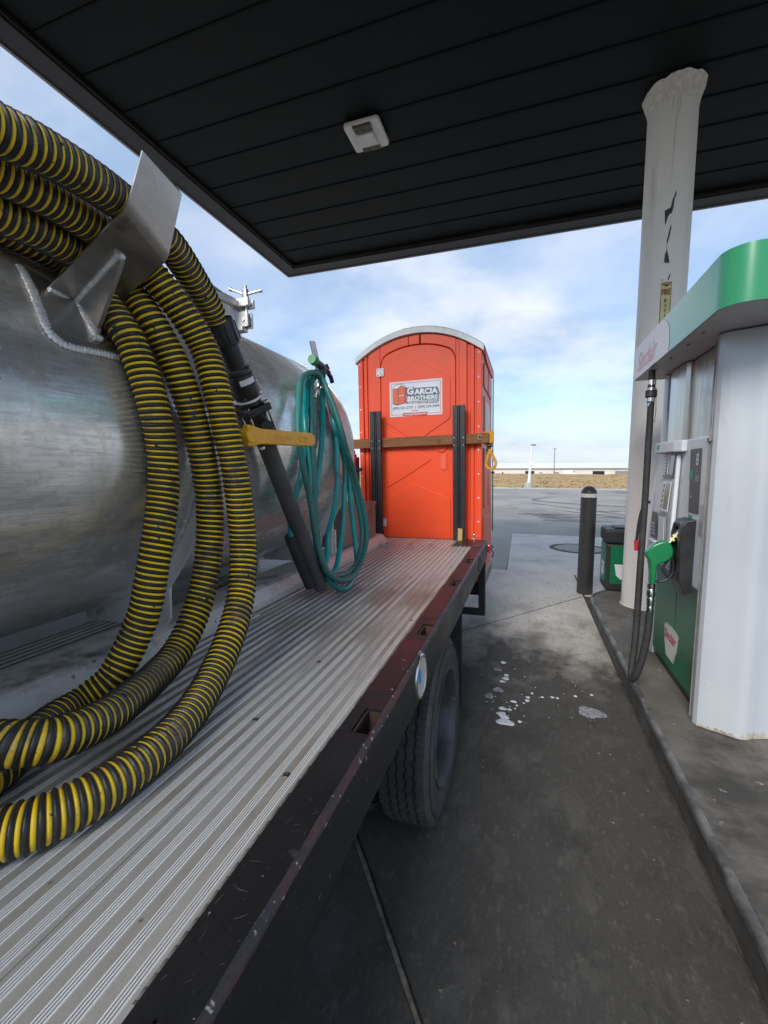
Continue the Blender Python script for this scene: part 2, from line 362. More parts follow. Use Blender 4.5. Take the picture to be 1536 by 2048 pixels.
# ------------------------------------------------------------------ builders
# The truck stands with its right side about one degree high: everything on it is laid out in the truck's own frame.
PIV = Vector((-0.40, 0, 0)); TILT = Matrix.Rotation(-R(1.1), 4, 'Y')
TRUCK = Matrix.Translation(PIV) @ TILT @ Matrix.Translation(-PIV)
ORG = {}
def tag(o, label=None, cat=None, group=None, kind=None):
    if label: o['label'] = label
    if cat: o['category'] = cat
    if group: o['group'] = group
    if kind: o['kind'] = kind
    return o
def place(o, org, truck):
    ORG[o.name] = Vector(org)
    mw = Matrix.Translation(Vector(org))
    if truck: mw = TRUCK @ mw
    o.matrix_world = mw
def thing(name, label, cat, org=(0, 0, 0), truck=False, group=None):
    o = bpy.data.objects.new(name, None); COL.objects.link(o)
    o.empty_display_size = 0.1
    place(o, org, truck)
    return tag(o, label, cat, group)

class MB:
    def __init__(s):
        s.v = []; s.f = []; s.m = []
    def add(s, vs, fs, mi=0):
        k = len(s.v); s.v += [Vector(p) for p in vs]
        s.f += [tuple(i + k for i in f) for f in fs]; s.m += [mi] * len(fs); return s
    def box(s, x0, x1, y0, y1, z0, z1, mi=0, mtx=None):
        vs = [Vector((x, y, z)) for z in (z0, z1) for y in (y0, y1) for x in (x0, x1)]
        if mtx: vs = [mtx @ p for p in vs]
        return s.add(vs, [(0, 2, 3, 1), (4, 5, 7, 6), (0, 1, 5, 4), (2, 6, 7, 3), (0, 4, 6, 2), (1, 3, 7, 5)], mi)
    def prism(s, poly, o, u, w, d, mi=0):
        """poly in (u,w) axes at origin o, extruded by vector d"""
        o, u, w, d = Vector(o), Vector(u), Vector(w), Vector(d); n = len(poly)
        a = [o + u * p[0] + w * p[1] for p in poly]
        if u.cross(w).dot(d) > 0: a = a[::-1]
        fs = [tuple(range(n)), tuple(range(2 * n - 1, n - 1, -1))] + [(i, i + n, (i + 1) % n + n, (i + 1) % n) for i in range(n)]
        return s.add(a + [p + d for p in a], fs, mi)
    def ring(s, c, ax, r, n, up=None):
        ax = Vector(ax).normalized()
        e = Vector(up) if up else (Vector((0, 0, 1)) if abs(ax.z) < .9 else Vector((1, 0, 0)))
        u = (e - ax * e.dot(ax)).normalized(); w = ax.cross(u)
        return [Vector(c) + (u * math.cos(2 * math.pi * i / n) + w * math.sin(2 * math.pi * i / n)) * r for i in range(n)]
    def cyl(s, p0, p1, r0, r1=None, n=20, mi=0, caps=True):
        r1 = r0 if r1 is None else r1
        p0, p1 = Vector(p0), Vector(p1); ax = p1 - p0
        a = s.ring(p0, ax, r0, n); b = s.ring(p1, ax, r1, n)
        fs = [(i, (i + 1) % n, (i + 1) % n + n, i + n) for i in range(n)]
        if caps: fs += [tuple(range(n))[::-1], tuple(range(n, 2 * n))]
        return s.add(a + b, fs, mi)
    def lathe(s, o, ax, prof, n=32, mi=0, a0=0, a1=2 * math.pi, closed=True, up=None, mats=None):
        """prof: list of (r, t) with t along ax"""
        o = Vector(o); axn = Vector(ax).normalized()
        e = Vector(up) if up else (Vector((0, 0, 1)) if abs(axn.z) < .9 else Vector((1, 0, 0)))
        u = (e - axn * e.dot(axn)).normalized(); w = axn.cross(u)
        k = len(s.v); cnt = n if closed else n + 1
        for (r, t) in prof:
            for i in range(cnt):
                a = a0 + (a1 - a0) * i / n
                s.v.append(o + axn * t + (u * math.cos(a) + w * math.sin(a)) * r)
        for j in range(len(prof) - 1):
            for i in range(n):
                i2 = (i + 1) % cnt
                s.f.append((k + j * cnt + i, k + j * cnt + i2, k + (j + 1) * cnt + i2, k + (j + 1) * cnt + i))
                s.m.append(mats[j] if mats else mi)
        return s
    def tube(s, pts, r, n=10, mi=0, caps=True):
        pts = [Vector(p) for p in pts]; k = len(s.v); fr = frames(pts); m = len(pts)
        rr = r if isinstance(r, (list, tuple)) else [r] * m
        for p, (t, u, w), q in zip(pts, fr, rr):
            for i in range(n):
                a = 2 * math.pi * i / n
                s.v.append(p + (u * math.cos(a) + w * math.sin(a)) * q)
        for j in range(m - 1):
            for i in range(n):
                s.f.append((k + j * n + i, k + j * n + (i + 1) % n, k + (j + 1) * n + (i + 1) % n, k + (j + 1) * n + i)); s.m.append(mi)
        if caps:
            s.f.append(tuple(k + i for i in range(n))[::-1]); s.m.append(mi)
            s.f.append(tuple(k + (m - 1) * n + i for i in range(n))); s.m.append(mi)
        return s
    def build(s, name, mats, parent=None, org=None, truck=False, smooth=None, bevel=0.0, seg=2, label=None):
        root = parent
        while root is not None and root.parent is not None: root = root.parent
        o0 = ORG[root.name] if root is not None else Vector(org or (0, 0, 0))
        me = bpy.data.meshes.new(name)
        me.from_pydata([tuple(p - o0) for p in s.v], [], s.f)
        if isinstance(mats, str): mats = [mats]
        for q in mats: me.materials.append(MATS[q])
        if len(mats) > 1: me.polygons.foreach_set('material_index', s.m)
        me.validate(); me.update()
        if smooth is not None:
            me.polygons.foreach_set('use_smooth', [True] * len(me.polygons))
            me.set_sharp_from_angle(angle=R(smooth))
        o = bpy.data.objects.new(name, me); COL.objects.link(o)
        if parent is not None: o.parent = parent
        else: place(o, o0, truck)
        if bevel:
            md = o.modifiers.new('bevel', 'BEVEL'); md.width = bevel; md.segments = seg; md.limit_method = 'ANGLE'; md.angle_limit = R(35)
            md.harden_normals = False
        if label: o['label'] = label
        return o

def frames(pts):
    n = len(pts); T = []
    for i in range(n):
        d = pts[min(i + 1, n - 1)] - pts[max(i - 1, 0)]
        T.append(d.normalized() if d.length > 1e-9 else Vector((0, 0, 1)))
    u = Vector((1, 0, 0)) if abs(T[0].x) < .8 else Vector((0, 0, 1))
    u = (u - T[0] * u.dot(T[0])).normalized(); out = []
    for t in T:
        u = (u - t * u.dot(t)).normalized(); out.append((t, u, t.cross(u)))
    return out
def spline(P, step):
    """Catmull-Rom through P, resampled at even arc length"""
    P = [Vector(p) for p in P]; Q = [P[0] * 2 - P[1]] + P + [P[-1] * 2 - P[-2]]; fine = []
    for i in range(1, len(Q) - 2):
        a, b, c, d = Q[i - 1:i + 3]
        for k in range(24):
            t = k / 24
            fine.append(.5 * ((2 * b) + (c - a) * t + (2 * a - 5 * b + 4 * c - d) * t * t + (3 * b - a - 3 * c + d) * t ** 3))
    fine.append(P[-1])
    for _ in range(14):                                   # relax, so that hand-read points leave no kinks
        fine = [fine[0]] + [(fine[i - 1] + fine[i] * 2 + fine[i + 1]) / 4 for i in range(1, len(fine) - 1)] + [fine[-1]]
    S = [0.0]
    for a, b in zip(fine, fine[1:]): S.append(S[-1] + (b - a).length)
    n = max(2, int(S[-1] / step)); out = []; j = 0
    for i in range(n + 1):
        s_ = S[-1] * i / n
        while j < len(S) - 2 and S[j + 1] < s_: j += 1
        d = S[j + 1] - S[j]; out.append(fine[j].lerp(fine[j + 1], (s_ - S[j]) / d if d > 1e-12 else 0))
    return out
def text(s, name, m, parent, o, u, w, width=None, height=None, depth=.0008, shear=0.0, bold=0.0, label=None, center=True, grow=0.0):
    """flat lettering, fitted to width x height, centred at o on axes u (reading direction) and w (up)"""
    cu = bpy.data.curves.new('txt', 'FONT'); cu.body = s; cu.size = 1; cu.shear = shear; cu.offset = bold; cu.resolution_u = 3
    to = bpy.data.objects.new('txt', cu); COL.objects.link(to)
    dg = bpy.context.evaluated_depsgraph_get(); me = bpy.data.meshes.new_from_object(to.evaluated_get(dg))
    bpy.data.objects.remove(to); bpy.data.curves.remove(cu)
    xs = [v.co.x for v in me.vertices]; ys = [v.co.y for v in me.vertices]
    x0, x1, y0, y1 = min(xs), max(xs), min(ys), max(ys)
    sx = width / (x1 - x0) if width else None; sy = height / (y1 - y0) if height else None
    sx = sx or sy; sy = sy or sx
    o, u, w = Vector(o), Vector(u).normalized(), Vector(w).normalized(); nrm = u.cross(w)
    mb = MB(); mb.v = [o + u * ((v.co.x - (x0 + x1) / 2) * sx) + w * ((v.co.y - (y0 + y1) / 2) * sy) + nrm * depth for v in me.vertices]
    mb.f = [tuple(p.vertices) for p in me.polygons]; mb.m = [0] * len(mb.f)
    bpy.data.meshes.remove(me)
    return mb.build(name, m, parent, label=label)
def bead(mb, pts, r=.006, step=.008, mi=0):
    """weld bead: a row of flattened overlapping ripples"""
    P = spline(pts, step / 3) if len(pts) > 2 else [Vector(pts[0]).lerp(Vector(pts[1]), i / max(1, int((Vector(pts[1]) - Vector(pts[0])).length / (step / 3)))) for i in range(max(1, int((Vector(pts[1]) - Vector(pts[0])).length / (step / 3))) + 1)]
    mb.tube(P, [r * (1.0 + .12 * math.cos(2 * math.pi * i / 3)) * random.uniform(.95, 1.05) for i in range(len(P))], 8, mi)
def arc(cx, cy, r, a0, a1, n):
    return [(cx + r * math.cos(R(a0 + (a1 - a0) * i / n)), cy + r * math.sin(R(a0 + (a1 - a0) * i / n))) for i in range(n + 1)]
def rrect(x0, x1, y0, y1, r, n=5):
    return arc(x1 - r, y0 + r, r, -90, 0, n) + arc(x1 - r, y1 - r, r, 0, 90, n) + arc(x0 + r, y1 - r, r, 90, 180, n) + arc(x0 + r, y0 + r, r, 180, 270, n)
X_, Y_, Z_ = Vector((1, 0, 0)), Vector((0, 1, 0)), Vector((0, 0, 1))

# ================================================================== SETTING
# ground: rough field sheet to the horizon, sinking slightly away behind a low rise
def field_z(x, y):
    if y < 36.5: return -0.12
    t = min(1, (y - 36.5) / 6.0)
    rise = 0.42 * math.exp(-((y - 110) / 45) ** 2) * (0.55 - 0.45 * math.tanh((x - 14) / 14))
    fall = -1.75 * max(0, min(1, (y - 140) / 130))
    bumpy = .07 * math.sin(x * .31 + y * .13) + .05 * math.sin(x * .73 - y * .29) + .05 * math.sin(y * .41 + 1.3)
    return .12 * t + rise + fall + bumpy * t
mb = MB()
xs = [-900, -400, -200, -120, -80, -60, -45, -35] + [-28 + 2.0 * i for i in range(50)] + [80, 100, 130, 170, 250, 450, 900]
ys = [-500, -120, -40, 0, 30, 35.2, 36.4, 37.4, 38.6, 40, 42] + [44 + 3 * i for i in range(40)] + [170, 185, 205, 230, 270, 330, 450, 800, 2200]
for y in ys:
    for x in xs: mb.v.append(Vector((x, y, field_z(x, y))))
W = len(xs)
for j in range(len(ys) - 1):
    for i in range(W - 1):
        mb.f.append((j * W + i, j * W + i + 1, (j + 1) * W + i + 1, (j + 1) * W + i)); mb.m.append(0)
tag(mb.build('ground', 'field', smooth=60), kind='structure', label='dry grass field stretching to the horizon')
# dry grass tufts on the near part of the field
rg = random.Random(3); mb = MB()
for _ in range(3000):
    y = 36.8 + 90 * rg.random() ** 2; x = -14 + (y * .62 + 16) * rg.random()
    z = field_z(x, y); h = rg.uniform(.02, .07); 
    for k in range(4):
        a = rg.uniform(0, 6.28); b = rg.uniform(.04, .12) * (1 + y / 60); lx, ly = math.cos(a), math.sin(a)
        mb.add([(x - ly * b, y + lx * b, z - .02), (x + ly * b, y - lx * b, z - .02), (x + lx * .12, y + ly * .12, z + h)], [(0, 1, 2)])
tag(mb.build('field_grass', 'grass'), 'dry yellow grass tufts on the field behind the lot', 'grass', kind='stuff')

mb = MB(); mb.box(-70, 90, -60, 35.0, -.3, -.012)
tag(mb.build('asphalt_lot', 'asphalt'), kind='structure', label='grey asphalt lot beyond the forecourt')
# dark rubber marks left by turning lorries
mb = MB()
def mark(pts, w0, w1):
    P = spline(pts, .35); n = len(P); k = len(mb.v)
    for i, p in enumerate(P):
        d = (P[min(i + 1, n - 1)] - P[max(i - 1, 0)]).normalized(); q = Vector((-d.y, d.x, 0)); w = w0 + (w1 - w0) * i / n
        w *= .8 + .35 * math.sin(i * 1.7) * math.sin(i * .37)
        mb.v += [p + q * w, p - q * w]
    for i in range(n - 1):
        mb.f.append((k + 2 * i + 1, k + 2 * i, k + 2 * i + 2, k + 2 * i + 3)); mb.m.append(0)
zt = -.008
mark([(16, 17.2, zt), (9, 18.3, zt), (4, 19.0, zt), (1.2, 20.6, zt), (.3, 22.5, zt), (1.2, 24.6, zt)], .55, .12)
mark([(8, 13.2, zt), (4.6, 14.6, zt), (2.6, 16.2, zt), (1.3, 18.2, zt), (.2, 20.0, zt)], .16, .10)
mark([(7, 12.0, zt), (3.9, 13.4, zt), (2.3, 15.0, zt), (1.0, 16.9, zt)], .12, .08)
for i in range(26):
    x0 = random.uniform(-.4, 5.5); y0 = random.uniform(12.6, 17.5)
    mark([(x0, y0, zt + .0004 * (i % 8)), (x0 + .5, y0 + random.uniform(-.15, .1), zt + .0004 * (i % 8)), (x0 + random.uniform(.8, 1.5), y0 + random.uniform(-.3, .2), zt + .0004 * (i % 8))], random.uniform(.05, .13), .04)
mat('tyre_mark', (.075, .075, .076), (.14, .138, .135), .85, scale=4, lo=.35, hi=.6)
tag(mb.build('tyre_marks', 'tyre_mark'), kind='stuff', label='dark curved rubber marks on the asphalt', cat='tyre marks')

# far kerb
mb = MB(); mb.box(-70, 90, 35.0, 35.25, -.25, .10)
tag(mb.build('far_kerb', 'kerb', bevel=.02), kind='structure', label='pale concrete kerb at the far edge of the lot')

# forecourt slabs with joints between them: a real gap over a dark filler
def inset(poly, d):
    n = len(poly); out = []
    ar = sum(poly[i][0] * poly[(i + 1) % n][1] - poly[(i + 1) % n][0] * poly[i][1] for i in range(n))
    if ar < 0: poly = poly[::-1]
    L = []
    for i in range(n):
        a, b = Vector((*poly[i], 0)), Vector((*poly[(i + 1) % n], 0)); t = (b - a).normalized(); L.append((a + Vector((-t.y, t.x, 0)) * d, t))
    for i in range(n):
        (p, t), (q, s_) = L[i - 1], L[i]
        den = t.x * s_.y - t.y * s_.x
        k = ((q.x - p.x) * s_.y - (q.y - p.y) * s_.x) / den; out.append((p.x + t.x * k, p.y + t.y * k))
    return out
J = (-1.46, 2.51); KX = .655
l1 = lambda x: 3.83 + (x + .437) * 1.2893      # joint rising to the bollard
l2 = lambda x: 1.388 - (x + .575) * 1.2543     # joint running under the wheel
base = MB(); base.box(-6.5, 3.5, -6.5, 10.06, -.05, -.009)
fb = base.build('forecourt', 'joint'); tag(fb, 'concrete forecourt beside the pump island', kind='structure')
slabs = [([J, (KX, l2(KX)), (KX, l1(KX))], 'concrete_oil_shade'),
         ([(-6.5, 2.51), (-6.5, -6.5), (KX, -6.5), (KX, l2(KX)), J], 'concrete_oil_shade'),
         ([(-6.5, 2.51), J, (KX, l1(KX)), (KX, 6.29), (-6.5, 6.29)], 'concrete_oil_shade'),
         ([(KX, l1(KX)), (3.5, 5.24), (3.5, 6.29), (KX, 6.29)], 'concrete_oil_shade'),
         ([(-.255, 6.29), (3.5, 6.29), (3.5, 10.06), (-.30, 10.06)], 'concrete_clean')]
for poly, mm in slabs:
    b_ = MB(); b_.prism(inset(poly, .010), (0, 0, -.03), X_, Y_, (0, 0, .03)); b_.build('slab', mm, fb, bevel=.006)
# sand caught in the near joint
b_ = MB(); P = [Vector((x, l2(x), -.004)) for x in [-.62 + .03 * i for i in range(22)]]
b_.tube(P, [random.uniform(.006, .010) for _ in P], 6); b_.build('joint_filler', 'joint_sand', fb)
# asphalt shoulder left of the slab is the lot itself showing: cover of the forecourt base there
b_ = MB(); b_.box(-6.5, -.262, 6.295, 10.06, -.03, -.004); b_.build('asphalt_patch', 'asphalt', fb)

# round steel tank lid in the slab
t = thing('manhole_cover', 'round grey steel lid set in the concrete slab beyond the bollard', 'manhole cover', (.93, 8.45, 0))
b_ = MB(); b_.lathe((.93, 8.45, 0), Z_, [(0, .012), (.40, .012), (.41, .0)], 40); b_.build('lid', 'iron', t, smooth=30)
b_ = MB(); b_.lathe((.93, 8.45, 0), Z_, [(.42, .0), (.43, .010), (.50, .010), (.51, .0)], 40); b_.build('rim', 'concrete_oil_shade', t, smooth=30)
b_ = MB(); b_.cyl((1.08, 8.3, .011), (1.08, 8.3, .016), .03, n=12); b_.build('lifting_plug', 'bolt', t)

# soap foam splashes on the slab
rg = random.Random(11); mb = MB()
def blob(cx, cy, rx, ry, h, mi=0):
    n = 16; k = len(mb.v); ph = rg.uniform(0, 6)
    for q, hh in ((1.0, .0005), (.86, h * .8), (.5, h), (.15, h * 1.02)):
        for i in range(n):
            a = 2 * math.pi * i / n; w = 1 + .13 * math.sin(3 * a + ph) + .08 * math.sin(5 * a + 2 * ph)
            mb.v.append(Vector((cx + rx * q * w * math.cos(a), cy + ry * q * w * math.sin(a), hh)))
    for j in range(3):
        for i in range(n): mb.f.append((k + j * n + i, k + j * n + (i + 1) % n, k + (j + 1) * n + (i + 1) % n, k + (j + 1) * n + i)); mb.m.append(mi)
    mb.f.append(tuple(k + 3 * n + i for i in range(n))); mb.m.append(mi)
for (x, y, rx, ry) in [(-.08, 2.40, .052, .034), (-.083, 2.45, .026, .02), (-.105, 2.475, .026, .026), (-.10, 2.54, .024, .018), (-.06, 2.54, .013, .010), (-.04, 2.64, .020, .012), (.0, 2.43, .012, .011),
                       (-.14, 2.76, .034, .030), (-.19, 2.66, .028, .034), (-.10, 2.93, .022, .022), (-.10, 2.98, .016, .016), (-.12, 2.88, .02, .012), (.04, 2.68, .014, .016), (.045, 2.72, .013, .012), (.07, 2.78, .008, .012), (.02, 2.64, .006, .006),
                       (.19, 2.77, .012, .010), (.22, 2.77, .010, .009), (.13, 2.75, .010, .008), (.33, 2.83, .011, .010), (.43, 2.88, .009, .010), (-.13, 3.18, .02, .02), (-.16, 3.05, .03, .02), (-.02, 2.60, .008, .008), (-.03, 2.56, .006, .006)]:
    blob(x, y, rx, ry, .004, 1 if (rx > .027 and y > 2.5) else 0)
for _ in range(22): 
    x = rg.uniform(-.2, .36); y = rg.uniform(2.45, 3.1); blob(x, y, rg.uniform(.002, .005), rg.uniform(.002, .005), .002)
blob(.40, 2.66, .075, .062, .002, 1); blob(.385, 2.68, .045, .035, .003, 1)
tag(mb.build('foam_splash', ['foam', 'foam_thin'], smooth=60), 'white soap foam splashes on the dark concrete by the wheel', 'foam', kind='stuff')
# litter: small pebbles and leaf bits
mb = MB()
for _ in range(150):
    x = rg.uniform(-.25, .62); y = rg.uniform(.9, 5.2); s_ = rg.uniform(.002, .0065)
    mb.add([(x - s_, y, 0), (x + s_ * .6, y - s_, 0), (x + s_, y + s_ * .8, 0), (x, y, s_)], [(0, 1, 3), (1, 2, 3), (2, 0, 3)])
tag(mb.build('grit', 'joint_sand'), 'scattered grit and pebbles on the forecourt', 'grit', kind='stuff')

# pump island: raised slab with a steel nosing
mb = MB()
poly = [(.70, -3.0)] + [(.66, -2.9), (.66, 4.62)] + arc(1.13, 4.62, .47, 180, 90, 10)[1:] + arc(1.43, 4.62, .47, 90, 0, 10) + [(1.9, -3.0)]
mb.prism(poly, (0, 0, -.04), X_, Y_, (0, 0, .185))
isl = mb.build('pump_island', 'island', bevel=.012); tag(isl, 'raised concrete pump island', kind='structure')
mb = MB()
path = [Vector((.652, -2.95, 0)), Vector((.652, 4.6, 0))] + [Vector((1.13 + .478 * math.cos(R(a)), 4.62 + .478 * math.sin(R(a)), 0)) for a in range(174, 60, -8)]
prof = [(-.004, .112), (-.011, .113), (-.013, .136), (-.010, .146), (-.003, .151), (.006, .153), (.012, .1525), (.012, .1465)]
P = path; k = len(mb.v)
for i, p in enumerate(P):
    d = (P[min(i + 1, len(P) - 1)] - P[max(i - 1, 0)]).normalized(); q = Vector((d.y, -d.x, 0))
    for (a, z) in prof: mb.v.append(p + q * a + Vector((0, 0, z)))
m_ = len(prof)
for i in range(len(P) - 1):
    for j in range(m_ - 1): mb.f.append((k + i * m_ + j, k + i * m_ + j + 1, k + (i + 1) * m_ + j + 1, k + (i + 1) * m_ + j)); mb.m.append(0)
mb.build('steel_nosing', 'island_edge', isl, smooth=40)
mb = MB(); mb.box(.6525, .6585, -2.95, 4.60, .0005, .1115)  # dark facing: shade on the island side painted in, along with tyre scuffing
mat('kerb_shade_face', (.055, .052, .048), (.09, .085, .078), .9, scale=5, bump=.3)
mb.build("kerb_shade_face", "kerb_shade_face", isl)

# ------------------------------------------------------------------ canopy
CZ = 4.66; X0, X1, YF, YB = -3.83, 6.0, 6.45, .15
cano = thing('canopy', 'dark flat forecourt canopy with ribbed underside over the truck', 'canopy', (1.08, 4.53, .15))
pan = None; n_p = int((YF - .24 - (YB + .24)) / .375)
for i in range(n_p + 1):
    y1 = YF - .24 - .375 * i; y0 = max(YB + .24, y1 - .375 + .002)
    if y1 - y0 < .05: continue
    if pan is None or abs((y1 - y0) - .373) > .001:
        b_ = MB(); h = y1 - y0
        prof = [(0, .004), (.0, .034), (h, .034), (h, .009), (h - .010, .008), (.02, -.001), (.006, 0)]
        b_.prism(prof, (X0 + .22, y0, CZ), Y_, Z_, (X1 - X0 - .44, 0, 0)); o = b_.build('ceiling_panel', 'canopy_dark', cano)
        if pan is None: pan = o; pan_y = y0
    else:
        o = pan.copy(); COL.objects.link(o); o.parent = cano; o.location = (0, y0 - pan_y, 0)
b_ = MB(); b_.box(X0 + .1, X1 - .1, YB + .1, YF - .1, CZ + .06, CZ + .55); b_.build('roof_core', 'canopy_dark', cano)
for nm, (a, b2, c, d) in {'l': (X0, X0 + .215, YB, YF), 'r': (X1 - .215, X1, YB, YF), 'f': (X0 + .217, X1 - .217, YF - .215, YF), 'n': (X0 + .217, X1 - .217, YB, YB + .215)}.items():
    b_ = MB(); b_.box(a, b2, c, d, CZ - .055, CZ + .75); b_.build('fascia_beam', 'fascia', cano, bevel=.006)
for (a, b2, c, d) in ((X0 - .012, X0 + .012, YB, YF), (X0 + .013, X1, YF - .011, YF + .012)):
    b_ = MB(); b_.box(a, b2, c, d, CZ - .068, CZ - .03); b_.build('drip_trim', 'fascia_trim', cano)
for (a, b2, c, d) in ((X0 + .216, X0 + .236, YB + .22, YF - .236), (X0 + .237, X1 - .22, YF - .236, YF - .216)):
    b_ = MB(); b_.box(a, b2, c, d, CZ - .035, CZ - .002); b_.build('edge_angle', 'fascia', cano, bevel=.003)

# light fitting on the canopy underside
t = thing('canopy_light', 'square off-white light fitting on the canopy underside', 'light fitting', (-1.56, 4.11, CZ - .012))
b_ = MB(); b_.prism(rrect(-1.735, -1.385, 3.94, 4.285, .03), (0, 0, CZ - .055), X_, Y_, (0, 0, .043)); b_.build('housing', 'lamp_white', t, bevel=.012)
b_ = MB(); b_.prism([(-1.64, 4.05), (-1.48, 4.05), (-1.47, 4.20), (-1.65, 4.20)], (0, 0, CZ - .085), X_, Y_, (0, 0, .032)); b_.build('lens', 'lamp_white', t, bevel=.02)
b_ = MB()
for i in range(13): x = -1.64 + i * .0135; b_.box(x, x + .007, 3.950, 4.035, CZ - .078, CZ - .052)
b_.box(-1.65, -1.47, 3.948, 4.04, CZ - .0575, CZ - .054); b_.build('grille', 'lamp_grille', t)
b_ = MB()
for i in range(15): x = -1.65 + i * .0125; b_.box(x, x + .006, 4.235, 4.275, CZ - .068, CZ - .052)
b_.build('grille', 'lamp_grille', t)
# second fitting further back, over the pump side
# ------------------------------------------------------------------ canopy column
CXc, CYc, CR = 1.085, 4.56, .186
t = thing('canopy_column', 'round white canopy column with flaking paint beside the pump', 'column', (CXc, CYc, .145))
b_ = MB(); b_.lathe((CXc, CYc, 0), Z_, [(CR, .145), (CR, CZ - .008)], 64); b_.build('shaft', 'white_paint', t, smooth=40)
b_ = MB(); n = 72; k = 0
for j, (rr, zz) in enumerate([(CR + .001, CZ - .16), (CR + .016, CZ - .10), (CR + .036, CZ - .045), (CR + .045, CZ - .010)]):
    for i in range(n):
        a = 2 * math.pi * i / n; w = .006 * math.sin(7 * a) + .006 * math.sin(13 * a + 1) + random.uniform(-.006, .006)
        b_.v.append(Vector((CXc + (rr + w * (.4 if j else 0)) * math.cos(a), CYc + (rr + w * (.4 if j else 0)) * math.sin(a), min(CZ - .009, zz + w * (2.0 if j == 0 else .8)))))
for j in range(3):
    for i in range(n): b_.f.append((j * n + i, j * n + (i + 1) % n, (j + 1) * n + (i + 1) % n, (j + 1) * n + i)); b_.m.append(0)
b_.build('sealant_collar', 'sealant', t, smooth=60)
b_ = MB(); b_.lathe((CXc, CYc, 0), Z_, [(CR + .012, .146), (CR + .002, .158)], 48); b_.build('base_seal', 'sealant', t, smooth=60)
def on_col(a, z, off=.0012):   # a in degrees from -Y towards -X side
    return Vector((CXc - (CR + off) * math.sin(R(a)), CYc - (CR + off) * math.cos(R(a)), z))
def col_patch(pts, m_, nm, off=.0012):
    b = MB(); b.v = [on_col(a, z, off) for a, z in pts]
    c = on_col(sum(p[0] for p in pts) / len(pts), sum(p[1] for p in pts) / len(pts), off + .0004); b.v.append(c)
    n_ = len(pts); b.f = [(i, (i + 1) % n_, n_) for i in range(n_)]; b.m = [0] * n_; return b.build(nm, m_, t)
# where the paint has come off
for pts in ([(-2, 3.90), (0, 3.86), (2, 3.80), (4.5, 3.78), (5, 3.68), (8, 3.62), (12, 3.56), (17, 3.53), (18, 3.60), (21, 3.62), (20, 3.53), (18.5, 3.40), (17, 3.40), (16, 3.49), (9, 3.55), (5, 3.56), (2, 3.64), (1, 3.76), (-1, 3.79), (-3, 3.84)],
            [(5, 3.40), (7, 3.34), (10, 3.24), (12.5, 3.13), (12, 3.08), (9, 3.14), (6, 3.24), (4, 3.33)],
            [(12.3, 3.09), (10, 2.98), (6.5, 2.90), (4, 2.82), (5, 2.78), (9, 2.80), (12, 2.79), (14, 2.82), (16, 2.80), (15.4, 2.88), (14.6, 2.94), (12, 2.99), (11.5, 3.06)],
            [(0.5, 2.63), (2.5, 2.60), (5.6, 2.53), (3.4, 2.52), (1, 2.56), (-.6, 2.60)], [(17, 2.56), (19, 2.53), (16, 2.52)]):
    col_patch([(a - 3.0, 3.05 + (z - 2.53) * .52) for a, z in pts], 'flake', 'bare_patch')
for (a, z0, z1, w) in ((2, 3.75, 4.60, .16), (-6, 4.3, 4.58, .12), (9, 4.35, 4.58, .14)):
    col_patch([(a - w, z1), (a + w, z1), (a + .4 * w + 4, (z0 + z1) / 2), (a + 6 + .2 * w, z0), (a + 6 - .2 * w, z0), (a + 4 - .4 * w, (z0 + z1) / 2)], 'iron', 'drip_stain', .0009)
# FIRE EXTINGUISHER sticker, bent round the shaft
sg = thing('fire_extinguisher_sign', 'narrow pale yellow FIRE EXTINGUISHER sticker on the white column', 'sign', on_col(4, 2.6))
def colgrid(a0, a1, z0, z1, off, m_, nm, par):
    b = MB(); n_ = 8
    for z in (z0, z1):
        for i in range(n_ + 1): b.v.append(on_col(a0 + (a1 - a0) * i / n_, z, off))
    b.f = [(i, n_ + 1 + i, n_ + 2 + i, i + 1) for i in range(n_)]; b.m = [0] * n_
    return b.build(nm, m_, par)
SA = 4.0; ST, SB = 3.035, 2.42
colgrid(SA - 12.5, SA + 12.5, SB, ST, .0016, 'sign_lumi', 'sheet', sg)
for (a0, a1, z0, z1) in ((-11.6, -10, SB, ST - .15), (10, 11.6, SB, ST - .15), (-11.6, 11.6, ST - .012, ST - .006), (-11.6, -10.6, ST - .15, ST - .01), (10.6, 11.6, ST - .15, ST - .01)):
    colgrid(SA + a0, SA + a1, z0, z1, .0022, 'sign_brown', 'border', sg)
cA = on_col(SA, 0, 0); nA = (cA - Vector((CXc, CYc, 0))).normalized(); uA = Vector((-nA.y, nA.x, 0))
text('FIRE', 'lettering', 'sign_brown', sg, on_col(SA, ST - .085, .0040), uA, Z_, .062, .05, bold=.03)
b_ = MB(); b_.prism([(-.036, 0), (.036, 0), (0, -.026)], on_col(SA, ST - .018, .0028), uA, Z_, nA * .001); b_.build('arrow', 'sign_brown', sg)
for i, ch in enumerate('EXTINGUISHER'):
    text(ch, 'lettering', 'sign_brown', sg, on_col(SA, ST - .155 - i * .0415, .0030), uA, Z_, .006 if ch == 'I' else .024, .028, bold=.02)

# ================================================================== FLATBED TRUCK (truck frame)
DZ = .85; YT = 3.56; YN = -1.7
XR, XA = -.287, -.3715          # rail outer face, aluminium edge
tr = thing('flatbed_truck', 'flatbed truck with ribbed aluminium deck and black side rail', 'truck', (-1.5, .9, 0), True)
